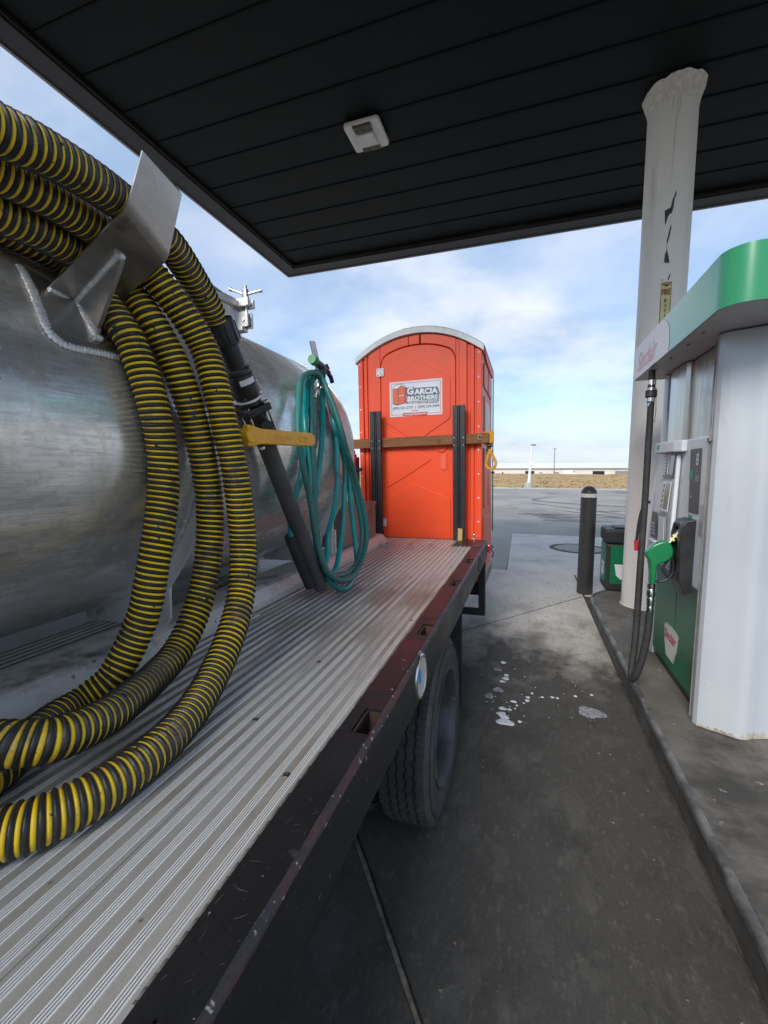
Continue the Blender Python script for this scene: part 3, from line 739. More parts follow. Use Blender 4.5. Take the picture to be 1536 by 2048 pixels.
# deck planks: ribbed extrusions laid along the truck
PW = .1685
def plank_profile(seed):
    rr = random.Random(seed); x = 0; P = [(0, 0)]
    for k in range(5):
        c = .0842 + (k - 2) * .0336
        for j in range(4):
            xa = c - .0076 + j * .0042
            P += [(xa, 0), (xa + .0004, .0012), (xa + .0024, .0012), (xa + .0027, 0)]
    P += [(PW - .0012, 0), (PW - .0012, -.03), (0, -.03)]
    return P
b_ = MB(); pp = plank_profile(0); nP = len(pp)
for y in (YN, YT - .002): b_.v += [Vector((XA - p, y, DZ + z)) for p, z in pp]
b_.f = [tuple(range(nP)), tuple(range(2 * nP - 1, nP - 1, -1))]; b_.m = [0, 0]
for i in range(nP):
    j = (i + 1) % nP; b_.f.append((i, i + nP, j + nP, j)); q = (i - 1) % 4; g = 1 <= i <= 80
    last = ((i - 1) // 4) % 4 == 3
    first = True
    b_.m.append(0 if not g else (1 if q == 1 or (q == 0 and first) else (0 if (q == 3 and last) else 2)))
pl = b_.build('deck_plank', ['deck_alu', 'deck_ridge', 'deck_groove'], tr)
for i in range(1, 14):
    o = pl.copy(); COL.objects.link(o); o.parent = tr; o.location = (-PW * i, 0, 0)
# countersunk bolts
bo = None
for (x, y) in [(-.403, .66), (-.395, 1.55), (-.404, 2.5), (-.572, .80), (-.572, 1.12), (-.572, 2.2), (-.74, 1.55), (-.74, 2.5), (-.57, 3.05), (-.91, 2.45), (-.40, 3.05), (-.74, 3.2), (-.572, .20)]:
    if bo is None:
        b_ = MB(); b_.lathe((x, y, DZ), Z_, [(.0, .0008), (.003, .0008), (.0035, .0024), (.0065, .0026), (.0075, .001)], 14); bo = b_.build('deck_bolt', 'bolt', tr, smooth=30); p0 = (x, y)
    else:
        o = bo.copy(); COL.objects.link(o); o.parent = tr; o.location = (x - p0[0], y - p0[1], 0)
# rail: channel with rolled outer edge and open stake pockets
PK = [(-.62, -.52), (.20, .30), (.825, .925), (1.42, 1.53), (2.10, 2.22), (2.66, 2.79)]
face = [(XR, .708), (XR, DZ - .014), (XR - .003, DZ - .005), (XR - .010, DZ)]
def rail_piece(b, y0, y1, prof, mi=0):
    b.prism(prof, (0, y0, 0), X_, Z_, (0, y1 - y0, 0), mi)
b_ = MB(); ys_ = [YN] + [v for p in PK for v in p] + [YT]
full = face + [(XA - .004, DZ), (XA - .004, DZ - .006), (XR - .012, DZ - .006), (XR - .008, .716), (XR - .045, .716), (XR - .045, .708)]
thin = face + [(XR - .012, DZ), (XR - .012, DZ - .006), (XR - .008, .716), (XR - .045, .716), (XR - .045, .708)]
for i in range(len(ys_) - 1):
    if i % 2 == 0: rail_piece(b_, ys_[i], ys_[i + 1], full)
    else:
        rail_piece(b_, ys_[i] - .0005, ys_[i + 1] + .0005, thin)
        b_.box(XA - .0035, XA + .030, ys_[i] - .0005, ys_[i + 1] + .0005, DZ - .0062, DZ - .0003)
sr = b_.build('side_rail', 'black_rail', tr, smooth=35)
b_ = MB(); rs_ = random.Random(2)                                       # worn rolled edge
n = 210; k = 0
for i in range(n + 1):
    y = YN + (YT - YN) * i / n; w = .8 + .55 * math.sin(i * .7) * math.sin(i * .23) + rs_.uniform(-.3, .3)
    for (x, z) in ((XR + .0008, DZ - .011 - .003 * w), (XR - .0018, DZ - .0042), (XR - .0085 - .002 * w, DZ + .0009)): b_.v.append(Vector((x, y, z)))
for i in range(n):
    for j in range(2): b_.f.append((3 * i + j, 3 * i + j + 1, 3 * i + j + 4, 3 * i + j + 3)); b_.m.append(0)
b_.build('worn_edge', 'rail_wear', sr, smooth=70)
b_ = MB(); rs_ = random.Random(9)                                       # scratches in the rail paint and splashes down its face
for _ in range(150):
    y = .28 + 2.2 * rs_.random() ** 2; x = rs_.uniform(XA + .006, XR - .016); a = rs_.choice((rs_.uniform(1.0, 2.1), rs_.uniform(0, 3.1))); l = rs_.uniform(.002, .020) * rs_.random() ** 2 + .001; w = rs_.uniform(.00012, .00032)
    if any(p0 - .02 < y < p1 + .02 for p0, p1 in PK): continue
    u = Vector((math.cos(a), math.sin(a), 0)); v = Vector((-u.y, u.x, 0)); c = Vector((x, y, DZ + .0017 if any(p <= y <= q for p, q in ((.99, 1.37), (1.59, 2.06), (2.26, 2.63))) else DZ + .0004)); bend = v * rs_.uniform(-.2, .2) * l
    b_.add([c - u * l - v * w, c - v * w * 1.5 + bend, c + u * l, c + v * w * 1.5 + bend, c - u * l + v * w], [(0, 1, 3, 4), (1, 2, 3)])
for _ in range(260):
    y = .28 + 2.0 * rs_.random() ** 1.6; z = DZ - .016 - .12 * rs_.random() ** 1.4; l = rs_.uniform(.001, .007); w = rs_.uniform(.0004, .0011)
    b_.add([(XR + .0006, y - w, z), (XR + .0006, y + w, z), (XR + .0006, y + w * .4, z - l)], [(0, 1, 2)])
mat('scratch_grey', (.11, .105, .10), (.045, .044, .043), .6, scale=40)
o = b_.build('paint_scratches', 'scratch_grey', sr); o['kind'] = 'stuff'
for (ya, yb) in ((1.0, 1.36), (1.60, 2.05), (2.27, 2.62), (2.84, 3.22)):
    b_ = MB(); b_.box(XA + .004, XR - .013, ya, yb, DZ + .0002, DZ + .0014); b_.build('maroon_paint', 'maroon', sr)
for (y0, y1) in PK:
    b_ = MB(); b_.box(XA + .031, XA + .036, y0, y1, .735, DZ - .007); b_.box(XA + .0365, XR - .0125, y1 + .001, y1 + .006, .735, DZ - .007); b_.box(XA + .0365, XR - .0125, y0 - .006, y0 - .001, .735, DZ - .007)
    b_.box(XA + .037, XR - .0125, y0, y1, .728, .734)
    b_.build('stake_pocket', 'rust', tr)
b_ = MB(); b_.box(-2.73, XR - .02, YN - .06, YN - .01, .708, 1.95); b_.build('front_light_blocker', 'black_rail', tr, bevel=.006)  # unseen board added ahead of the deck to keep sun from under the tank
# left rail (far side) and end plates
b_ = MB(); b_.box(-2.815, -2.732, YN, YT, .708, DZ + .001); b_.build('side_rail', 'black_rail', tr, bevel=.006)
b_ = MB(); b_.box(-2.73, XR - .002, YT + .001, YT + .05, .708, DZ - .001); b_.build('tail_rail', 'black_rail', tr, bevel=.004)
b_ = MB(); b_.box(-.52, XR - .012, 3.235, YT - .004, DZ + .0025, DZ + .0065); b_.build('corner_plate', 'maroon', tr, bevel=.002)
b_ = MB(); b_.box(-2.73, XR - .05, YN, YT, .76, DZ - .032); b_.box(-1.15, -1.05, YN, YT - .1, .50, .757); b_.box(-1.95, -1.85, YN, YT - .1, .50, .757)
b_.build('chassis_frame', 'black_steel', tr)
# side marker lamps: round grommets in the rail face
for (y, m_) in ((1.263, 'lamp_white'), (2.98, 'black_steel')):
    c = (XR, y, .777)
    b_ = MB(); b_.lathe(c, X_, [(.060, .003), (.062, .005), (.066, .005), (.070, .003), (.071, -.001)], 32); g_ = b_.build('marker_lamp', 'chrome' if y < 2 else 'plastic_black', tr, smooth=50)
    b_ = MB(); b_.lathe(c, X_, [(0, .0022), (.055, .0026), (.061, .0032)], 32); b_.build('lens', m_, g_, smooth=40)
    if y < 2:
        mat('tape_blue', (.05, .28, .75), None, .5)
        b_ = MB(); b_.prism([(-.012, -.02), (.012, -.026), (.016, .01), (.0, .022), (-.014, .014)], (XR + .0032, y - .028, .792), Y_, Z_, (.0006, 0, 0)); b_.build('tape_scrap', 'tape_blue', g_)
# dual rear wheels
def tyre(xo, yc, zc, r, name_root):
    w = .20; N = 96
    prof = []   # (radius, x from outer face inwards), groove flag
    side = [(r * .635, .012), (r * .66, .004), (r * .76, -.002), (r * .86, .0), (r * .93, .006), (r * .965, .012)]
    x = .017; xs_ = []
    gr = [.052, .083, .114, .145]
    tread = [(r * .985, .0165), (r - .003, .022), (r, .034)]
    for gi, g in enumerate(gr):
        dw = .0052 if gi in (0, 3) else .0034
        tread += [(r, g - dw), (r - .012, g - dw * .6), (r - .012, g + dw * .6), (r, g + dw)]
    tread += [(r, .166), (r - .003, .178), (r * .985, .1835)]
    prof = side + tread + [(rr, w - xx) for rr, xx in side[::-1]]
    gidx = [i for i, (rr, xx) in enumerate(prof) if len(side) + 3 <= i < len(side) + 3 + 16]
    b = MB(); b.v = []
    angs = []
    for i in range(N):
        a = 2 * math.pi * i / N; d = 2 * math.pi / N
        angs += [(a, 0), (a + d * .60, 0), (a + d * .68, 1), (a + d * .90, 1)]
    for (a, cut) in angs:
        ii = int(a / (2 * math.pi) * N * 2)
        zz = .0022 * (1 if (a / (2 * math.pi) * N) % 2 < 1 else -1)
        for i, (rr, xx) in enumerate(prof):
            R_ = rr; X = xx
            if i in gidx: X += zz
            tread_i = i - len(side)
            if 0 <= tread_i < len(tread) and cut and R_ > r - .0035:
                R_ -= .0026
            b.v.append(Vector((xo - X, yc + R_ * math.sin(a), zc + R_ * math.cos(a))))
    m = len(prof); n_ = len(angs)
    for i in range(n_):
        for j in range(m - 1):
            i2 = (i + 1) % n_
            b.f.append((i * m + j, i2 * m + j, i2 * m + j + 1, i * m + j + 1)); b.m.append(0)
    for fi in range(len(b.f)): b.m[fi] = 1 if (fi % (m - 1)) < len(side) else 0
    wh = b.build('wheel', ['tyre', 'tyre_side'], tr, smooth=28)
    wh['label'] = 'black dual rear wheel tyre'
    # moulded rings on the side wall
    b = MB()
    for rr in (.74, .775, .80, .905): b.lathe((xo + .0005, yc, zc), X_, [(r * rr - .003, -.002), (r * rr, .0016), (r * rr + .003, -.002)], 72)
    b.build('sidewall_ring', 'tyre', wh, smooth=60)
    b = MB(); b.lathe((xo, yc, zc), X_, [(r * .655, -.010), (r * .645, .001), (r * .625, .002), (r * .60, -.010), (r * .575, -.03), (r * .56, -.085), (r * .52, -.10), (r * .36, -.108), (r * .33, -.10), (r * .30, -.108), (0, -.108)], 56)
    rim = b.build('rim', 'wheel_paint', wh, smooth=35)
    for q in range(10):
        a = q * math.pi / 5; c = Vector((xo - .104, yc + r * .40 * math.sin(a), zc + r * .40 * math.cos(a)))
        b = MB(); b.cyl(c, c + Vector((.024, 0, 0)), .014, n=6); b.build('lug_nut', 'bolt', wh)
    for q in range(5):
        a = q * 2 * math.pi / 5 + .3; c = Vector((xo - .098, yc + r * .49 * math.sin(a), zc + r * .49 * math.cos(a)))
        b = MB(); b.cyl(c, c + Vector((.004, 0, 0)), .022, n=14); b.build('hand_hole', 'black_steel', wh)
    return wh
tyre(-.283, 1.69, .362, .362, tr)
tyre(-.545, 1.69, .362, .362, tr)
b_ = MB(); b_.cyl((-.40, 1.69, .362), (-2.6, 1.69, .362), .07, n=16); b_.box(-.62, -.50, 1.1, 2.3, .52, .56); b_.build('axle', 'black_steel', tr)
tyre(-2.47, 1.69, .362, .362, tr)
# mud flap behind the wheels
b_ = MB(); b_.box(-.80, -.298, 2.225, 2.235, .15, .75); b_.build('mud_flap', 'rubber', tr, bevel=.003)
b_ = MB(); b_.box(-.85, -.31, 2.24, 2.27, .66, .76); b_.build('flap_bracket', 'black_steel', tr)
# rear step / underride bar
b_ = MB(); b_.box(-.345, -.292, 3.46, 3.52, .29, .705); b_.box(-2.6, -.292, 3.455, 3.525, .245, .289); b_.box(-.56, -.50, 3.46, 3.52, .29, .705); b_.build('underride_bar', 'black_steel', tr, bevel=.004)
b_ = MB(); b_.box(-.284, -.262, YT - .005, YT + .035, .752, .815); b_.build('side_tail_lamp', 'tail_red', tr, bevel=.006)
b_ = MB(); b_.tube(spline([(-.262, YT + .04, .81), (-.246, YT + .06, .79), (-.262, YT + .07, .77), (-.24, YT + .06, .74), (-.25, YT + .07, .70)], .01), .005, 6); b_.build('lamp_wiring', 'rubber', tr)

# black strut posts in front of the toilet
for (xa, xb, zt_) in ((-1.282, -1.184, 1.955), (-.560, -.462, 1.960)):
    b_ = MB(); w = xb - xa
    pf = [(0, 0), (0, .034), (w * .40, .034), (w * .40, .012), (w * .46, .012), (w * .46, .034), (w * .56, .034), (w * .56, .012), (w * .62, .012), (w * .62, .034), (w, .034), (w, 0)]
    b_.prism([(p, -q) for p, q in pf], (xa, 3.552, DZ + .004), X_, Y_, (0, 0, zt_ - DZ - .004))
    po = b_.build('stake_post', 'post_black', tr, bevel=.0015)
    for z in (1.70, 1.64):
        for x in (xa + .012, xb - .012): b2 = MB(); b2.cyl((x, 3.516, z), (x, 3.5185, z), .006, n=10); b2.build('screw', 'chrome', po)
    b2 = MB(); b2.prism([(0, 0), (.05, 0), (0, .07)], (xa + w + .001, 3.545, DZ + .005), Vector((0, -1, 0)), Z_, (.006, 0, 0)); b2.build('foot_gusset', 'post_black', po)

# ------------------------------------------------------------------ loose things round the posts
t = thing('wooden_plank', 'brown wooden plank strapped across the front of the orange toilet', 'plank', (-.88, 3.57, 1.65), True)
mtx = Matrix.Translation((-.88, 3.575, 1.687)) @ Matrix.Rotation(-R(.2), 4, 'Y')
b_ = MB(); b_.box(-.615, .605, -.019, .019, -.041, .041, mtx=mtx); b_.build('board', 'wood', t, bevel=.004)
b_ = MB(); b_.tube([Vector((-.345 + .016 * math.cos(a), 3.548 - .0015, 1.696 + .016 * math.sin(a))) for a in [i * .4 for i in range(1, 14)]], .004, 6); b_.build('screw_eye', 'chrome', t)
t = thing('wood_wedge', 'small pale wooden wedge standing beside the right black post', 'wedge', (-.512, 3.51, DZ), True)
b_ = MB(); b_.prism([(-.02, 0), (.018, 0), (.02, .098), (-.016, .105)], (-.498, 3.505, DZ + .004), X_, Z_, (0, -.018, 0)); b_.build('block', 'wood_pale', t, bevel=.001)
t = thing('eye_bolt', 'small bright steel eye bolt at the rear deck corner', 'eye bolt', (-.38, 3.45, DZ), True)
b_ = MB(); b_.tube([Vector((-.38 + .019 * math.cos(a), 3.45, DZ + .047 + .019 * math.sin(a))) for a in [-1.57 + i * .35 for i in range(19)]], .004, 7); b_.cyl((-.38, 3.45, DZ + .007), (-.38, 3.45, DZ + .03), .004, n=8); b_.build('ring', 'chrome', t, smooth=60)
b_ = MB(); b_.cyl((-.38, 3.45, DZ + .0066), (-.38, 3.45, DZ + .011), .012, n=12); b_.build('washer', 'chrome', t)
# ratchet strap: round the toilet, ratchet and a looped tail at the plank end
t = thing('ratchet_strap', 'yellow ratchet strap with looped tail at the right end of the plank', 'strap', (-.26, 3.62, 1.60), True)
b_ = MB(); b_.box(-.322, -.319, 3.66, 4.62, 1.665, 1.715); b_.box(-.318, -.240, 3.575, 3.622, 1.650, 1.745); b_.build('webbing', 'strap', t, bevel=.002)
b_ = MB(); b_.box(-.292, -.258, 3.585, 3.60, 1.60, 1.665); b_.cyl((-.295, 3.592, 1.63), (-.255, 3.592, 1.63), .016, n=12); b_.box(-.30, -.285, 3.582, 3.60, 1.56, 1.61); b_.build('ratchet', 'black_steel', t, bevel=.003)
b_ = MB(); P = spline([(-.268, 3.59, 1.60), (-.250, 3.585, 1.555), (-.222, 3.582, 1.495), (-.232, 3.582, 1.452), (-.268, 3.582, 1.444), (-.298, 3.585, 1.48), (-.280, 3.588, 1.55), (-.266, 3.588, 1.598)], .008)
for i, p in enumerate(P):
    d = (P[min(i + 1, len(P) - 1)] - P[max(i - 1, 0)]).normalized(); nn = Vector((d.z, 0, -d.x)) * .0095
    for s_ in (-.022, .022):
        b_.v += [p + nn + Vector((0, s_, 0)), p - nn + Vector((0, s_, 0))]
for i in range(len(P) - 1):
    k = 4 * i; b_.f += [(k, k + 2, k + 6, k + 4), (k + 3, k + 1, k + 5, k + 7), (k + 1, k, k + 4, k + 5), (k + 2, k + 3, k + 7, k + 6)]; b_.m += [0] * 4
b_.cyl((-.290, 3.588, 1.566), (-.258, 3.588, 1.572), .013, n=10)
b_.build('looped_tail', 'strap', t, smooth=50)

# ================================================================== VACUUM TANK (truck frame)
TX, TZ, TR_ = -1.498, 1.548, .58
tk = thing('vacuum_tank', 'large dull aluminium vacuum tank on a skid with welded hose cradle', 'tank', (TX, .9, DZ), True)
def headprof(sgn, y0, dep):
    return [(TR_ * math.cos(R(a)), y0 + sgn * dep * math.sin(R(a))) for a in range(0, 91, 6)]
h_near = [(r, y) for r, y in headprof(-1, -1.0, .20)][::-1]; h_far = headprof(1, 2.26, .24)
prof = h_near + [(TR_, y) for y in (-.5, 0, .5, 1.0, 1.5, 2.0)] + h_far
b_ = MB(); b_.lathe((TX, 0, TZ), Y_, prof, 128); sh = b_.build('shell', 'tank_alu', tk, smooth=50)
def tp(ang, y, r=TR_):      # point on the shell; ang from +X upwards
    return Vector((TX + r * math.cos(R(ang)), y, TZ + r * math.sin(R(ang))))
b_ = MB()
for y in (-1.0, 2.26): bead(b_, [tp(a, y, TR_ + .0005) for a in range(-70, 111, 6)], .0035, .009)
b_.build('seam_weld', 'weld', sh, smooth=60)
# saddles
for ys in (1.05, -.55, 2.12):
    b_ = MB(); poly = []
    for a in range(-14, -88, -4): p = tp(a, 0, TR_ - .002); poly.append((p.x, p.z))
    poly += [(TX + .05, .955), (TX + .05, .928), (-1.10, .928), (-1.072, .96), (-1.066, 1.065), (-.995, 1.16), (-.941, 1.25), (-.926, 1.33)]
    b_.prism(poly, (0, ys, 0), X_, Z_, (0, .012, 0)); sd_ = b_.build('saddle_plate', 'alu_skid', tk, bevel=.002)
    b_ = MB(); bead(b_, [tp(a, ys - .003, TR_ + .003) for a in range(-13, -60, -4)], .008, .010); b_.build('saddle_weld', 'weld', sd_, smooth=60)
# skid rails
for (xa, xb) in ((-1.262, -1.052), (-1.95, -1.74)):
    b_ = MB()
    b_.prism([(xa, 0), (xa, .072), (xa + .012, .078), (xb - .055, .078), (xb - .03, .070), (xb - .006, .036), (xb, .028), (xb, 0)], (0, -1.3, DZ + .0022), X_, Z_, (0, 4.55, 0))
    b_.build('skid_rail', 'alu_skid', tk, bevel=.003)
b_ = MB(); b_.box(-1.63, -1.615, -1.25, 2.3, DZ + .003, .979); b_.build('belly_light_blocker', 'alu_skid', tk)  # plate added below the tank to block light coming through from the left
for y in (1.40, 3.16, .05):
    b_ = MB(); b_.box(-1.049, -1.0, y - .035, y + .035, DZ + .0022, DZ + .010); f_ = b_.build('hold_down_foot', 'alu_skid', tk, bevel=.002)
    b_ = MB(); b_.cyl((-1.022, y, DZ + .011), (-1.022, y, DZ + .014), .017, n=16); b_.cyl((-1.022, y, DZ + .0142), (-1.022, y, DZ + .026), .011, n=6); b_.build('bolt', 'chrome', f_)
    b_ = MB(); bead(b_, [(-1.047, y - .032, DZ + .02), (-1.050, y - .032, DZ + .045), (-1.056, y - .032, DZ + .06)], .005); b_.build('foot_weld', 'weld', f_, smooth=60)
# pump cabinet behind the tank
b_ = MB(); b_.box(-1.52, -1.105, 2.52, 3.14, .935, 1.20); bx_ = b_.build('pump_cabinet', 'alu_box', tk, bevel=.012)
b_ = MB(); b_.box(-1.525, -1.1, 2.515, 3.145, 1.175, 1.205); b_.build('cabinet_lid', 'alu_box', bx_, bevel=.008)
b_ = MB(); b_.prism([(0, 0), (.05, 0), (.03, .17), (0, .22)], (-1.100, 2.36, .93), Vector((0, -1, 0)), Z_, (-.012, 0, 0)); b_.build('gusset', 'alu_skid', tk, bevel=.002)
b_ = MB(); bead(b_, [(-1.098, 2.362, .94), (-1.098, 2.362, 1.08)], .010, .012); b_.build('gusset_weld', 'weld', tk, smooth=60)
b_ = MB(); b_.lathe((-1.24, 2.66, 1.2), Z_, [(.0, .085), (.05, .08), (.055, .05), (.028, .045), (.028, 0)], 16); b_.build('gauge_port', 'plastic_black', bx_, smooth=40)
b_ = MB(); b_.cyl((-1.215, 2.68, 1.285), (-1.215, 2.68, 1.32), .013, n=10); b_.build('drain_cock', 'brass', bx_)
# manhole on top
mc = Vector((TX, 1.75, 0)); Zt = 2.075
b_ = MB(); b_.lathe((mc.x, mc.y, 0), Z_, [(.195, Zt - .05), (.195, 2.215), (.203, 2.217)], 56); mh = b_.build('manhole_neck', 'alu_cast', tk, smooth=40)
b_ = MB(); b_.lathe((mc.x, mc.y, 0), Z_, [(.0, 2.345), (.05, 2.342), (.10, 2.325), (.145, 2.29), (.165, 2.262), (.205, 2.258), (.213, 2.25), (.213, 2.224), (.203, 2.219)], 56); b_.build('manhole_lid', 'alu_cast', mh, smooth=40)
lug = Vector((mc.x + .243 * math.cos(R(-30)), mc.y + .243 * math.sin(R(-30)), 0)); lug = Vector((TX + .245, 1.80, 0))
b_ = MB(); b_.box(lug.x - .055, lug.x + .012, lug.y - .024, lug.y - .012, 2.13, 2.20); b_.box(lug.x - .055, lug.x + .012, lug.y + .012, lug.y + .024, 2.13, 2.20); b_.cyl((lug.x - .012, lug.y - .03, 2.16), (lug.x - .012, lug.y + .03, 2.16), .010, n=10); b_.box(lug.x - .075, lug.x - .02, lug.y - .024, lug.y + .024, 2.115, 2.135); b_.build('clamp_lug', 'alu_cast', mh, bevel=.003)
b_ = MB(); b_.box(lug.x - .05, lug.x + .022, lug.y - .03, lug.y - .011, 2.222, 2.262); b_.box(lug.x - .05, lug.x + .022, lug.y + .011, lug.y + .03, 2.222, 2.262); b_.build('lid_ear', 'alu_cast', mh, bevel=.004)
b_ = MB(); b_.cyl((lug.x - .008, lug.y, 2.15), (lug.x - .008, lug.y, 2.325), .008, n=10); b_.cyl((lug.x - .008, lug.y, 2.262), (lug.x - .008, lug.y, 2.305), .016, n=8)
c = Vector((lug.x - .008, lug.y, 2.283))
for d in (Vector((-.074, -.015, .030)), Vector((.072, .02, .016))):
    b_.cyl(c, c + d, .0065, n=10); b_.cyl(c + d * .93, c + d * 1.06, .0095, n=10)
b_.build('clamp_screw', 'chrome', mh, smooth=40)
# faint longitudinal lap plate at the rear of the shell
b_ = MB(); b_.lathe((TX, 0, TZ), Y_, [(TR_ + .0005, 1.72), (TR_ + .004, 1.726), (TR_ + .004, 2.20), (TR_ + .0005, 2.206)], 24, a0=R(-28), a1=R(-52), closed=False); b_.build('lap_plate', 'alu_plate', sh, smooth=50)

# hose cradle: pad, sloping plate with turned-up flange, gusset
pad = [(40, 537), (97, 665), (130, 690), (242, 715)]
padp = [(-1.021, .665, 1.878), (-.951, .662, 1.740), (-.943, .690, 1.716), (-.945, .838, 1.723), (-.957, .845, 1.752), (-.992, .836, 1.831)]
b_ = MB(); V = []
for off in (.001, .009):
    for p in padp:
        d = Vector((p[0] - TX, 0, p[2] - TZ)).normalized(); V.append(Vector((TX, p[1], TZ)) + d * (TR_ + off))
n = len(padp); b_.add(V, [tuple(range(n, 2 * n)), tuple(range(n))[::-1]] + [(i, (i + 1) % n, (i + 1) % n + n, i + n) for i in range(n)])
cr = b_.build('cradle_pad', 'alu_plate', tk)
def onshell(p, off): d = Vector((p[0] - TX, 0, p[2] - TZ)).normalized(); return Vector((TX, p[1], TZ)) + d * (TR_ + off)
b_ = MB(); bead(b_, [onshell(p, .0015) for p in (padp[0], ((padp[0][0] + padp[1][0]) / 2, .662, (padp[0][2] + padp[1][2]) / 2 + .004), padp[1], padp[2], ((padp[2][0] + padp[3][0]) / 2, .765, (padp[2][2] + padp[3][2]) / 2), padp[3])], .0110, .0085); bead(b_, [onshell(padp[3], .005), onshell(padp[5], .005)], .0055, .008); bead(b_, [onshell(padp[5], .004), onshell(padp[0], .004)], .003, .008)
for p in b_.v:                       # a broad low bead, hugging the shell
    q = Vector((p.x - TX, 0, p.z - TZ)); k_ = q.length; q *= (TR_ + .004 + (k_ - TR_ - .0015) * .5) / k_; p.x = TX + q.x; p.z = TZ + q.z
b_.build('pad_weld', 'weld', cr, smooth=60)
P1, P2 = Vector((-.985, .70, 1.847)), Vector((-1.008, .842, 1.833)); Q1, Q2 = Vector((-.744, .70, 1.968)), Vector((-.788, .842, 1.935))
S1, S1b, S2 = Vector((-.696, .70, 2.060)), Vector((-.758, .835, 2.106)), Vector((-.738, .845, 2.072))
b_ = MB(); th = .0035
def sheet(rows, nrm):
    k = len(b_.v); m = len(rows); q = len(rows[0])
    for s_ in (0, 1):
        for i, r in enumerate(rows):
            for p in r: b_.v.append(p + nrm[i] * th * s_)
    A = m * q
    for i in range(m - 1):
        for j in range(q - 1):
            b_.f.append((k + i * q + j, k + i * q + j + 1, k + (i + 1) * q + j + 1, k + (i + 1) * q + j)); b_.f.append((k + A + i * q + j, k + A + (i + 1) * q + j, k + A + (i + 1) * q + j + 1, k + A + i * q + j + 1)); b_.m += [0, 0]
    for i in range(m - 1):
        for j in (0, q - 1):
            b_.f.append((k + i * q + j, k + (i + 1) * q + j, k + A + (i + 1) * q + j, k + A + i * q + j)); b_.m.append(0)
    for i in (0, m - 1):
        for j in range(q - 1):
            b_.f.append((k + i * q + j, k + A + i * q + j, k + A + i * q + j + 1, k + i * q + j + 1)); b_.m.append(0)
rows = []; nr = []
e1 = (Q1 - P1).normalized(); f1 = (S1 - Q1).normalized(); e2 = (Q2 - P2).normalized(); f2 = (S2 - Q2).normalized()
up1 = Vector((-e1.z, 0, e1.x)); in1 = Vector((-f1.z, 0, f1.x))
rad = .017
rows.append([P1, P2]); nr.append(up1)
for i in range(9):
    s_ = i / 8; a = (1 - s_)
    def bz(Q, e, f): return (Q - e * rad) * a * a + Q * 2 * a * s_ + (Q + f * rad) * s_ * s_
    rows.append([bz(Q1, e1, f1), bz(Q2, e2, f2)]); nr.append((up1 * a + in1 * s_).normalized())
rows.append([S1.lerp(S1b, .02) if False else S1, S2]); nr.append(in1)
sheet(rows, nr)
# flange top with clipped corner
b_.prism([(0, 0), (1, 0), (.80, .10), (0, .001)], S1, S2 - S1, Vector((0, 0, .34)), in1 * th) if False else None
hc = b_.build('hose_cradle', 'alu_plate', tk, smooth=30)
b_ = MB(); tri = [S1, S2, S1b]; V = tri + [p + in1 * th for p in tri]
b_.add(V, [(0, 1, 2), (5, 4, 3), (0, 3, 4, 1), (1, 4, 5, 2), (2, 5, 3, 0)]); b_.build('flange_tip', 'alu_plate', hc)
# gusset under the plate
Pm = P1.lerp(P2, .47); Qm = Q1.lerp(Q2, .38); ga = Pm.lerp(Qm, .01) - up1 * .003; gb = Pm.lerp(Qm, .66) - up1 * .003; gd = Vector((-.948, Pm.y + .004, 1.752)); gd = onshell(gd, .012)
b_ = MB(); w = Vector((0, .005, 0)); b_.add([ga - w, gb - w, gb - w - up1 * .014, gd - w + Vector((.008, 0, .02)), gd - w, ga + w, gb + w, gb + w - up1 * .014, gd + w + Vector((.008, 0, .02)), gd + w], [(0, 1, 2, 3, 4), (9, 8, 7, 6, 5), (0, 5, 6, 1), (1, 6, 7, 2), (2, 7, 8, 3), (3, 8, 9, 4), (4, 9, 5, 0)])
b_.build('gusset', 'alu_plate', hc)
b_ = MB(); bead(b_, [ga - w, gb - w], .007, .007); bead(b_, [gb - w, gb + w * 1.6], .007, .007); bead(b_, [ga - w, gd - w], .007, .007); bead(b_, [P1 - up1 * .004 + Vector((-.004, 0, 0)), P2 - up1 * .004 + Vector((-.004, 0, 0))], .0055, .007); bead(b_, [gd - w * 2, gd + w * 2], .008, .007)
b_.build('gusset_weld', 'weld', hc, smooth=60)
# flat bar hook for the garden hose
b_ = MB(); u0, u1 = Vector((-1.02, 2.10, 1.905)), Vector((-1.0, 1.968, 2.092)); d = (u1 - u0); s_ = Vector((.0, .028, .014))
b_.add([u0 - s_, u0 + s_, u1 + s_ * .9 - Vector((0, 0, .012)), u1 - s_ * .9] + [p + Vector((-.006, .0, 0)) for p in (u0 - s_, u0 + s_, u1 + s_ * .9 - Vector((0, 0, .012)), u1 - s_ * .9)], [(0, 1, 2, 3), (7, 6, 5, 4), (0, 4, 5, 1), (1, 5, 6, 2), (2, 6, 7, 3), (3, 7, 4, 0)])
b_.box(-1.09, -1.01, 2.085, 2.125, 1.895, 1.903); b_.build('hose_hook', 'alu_plate', tk)

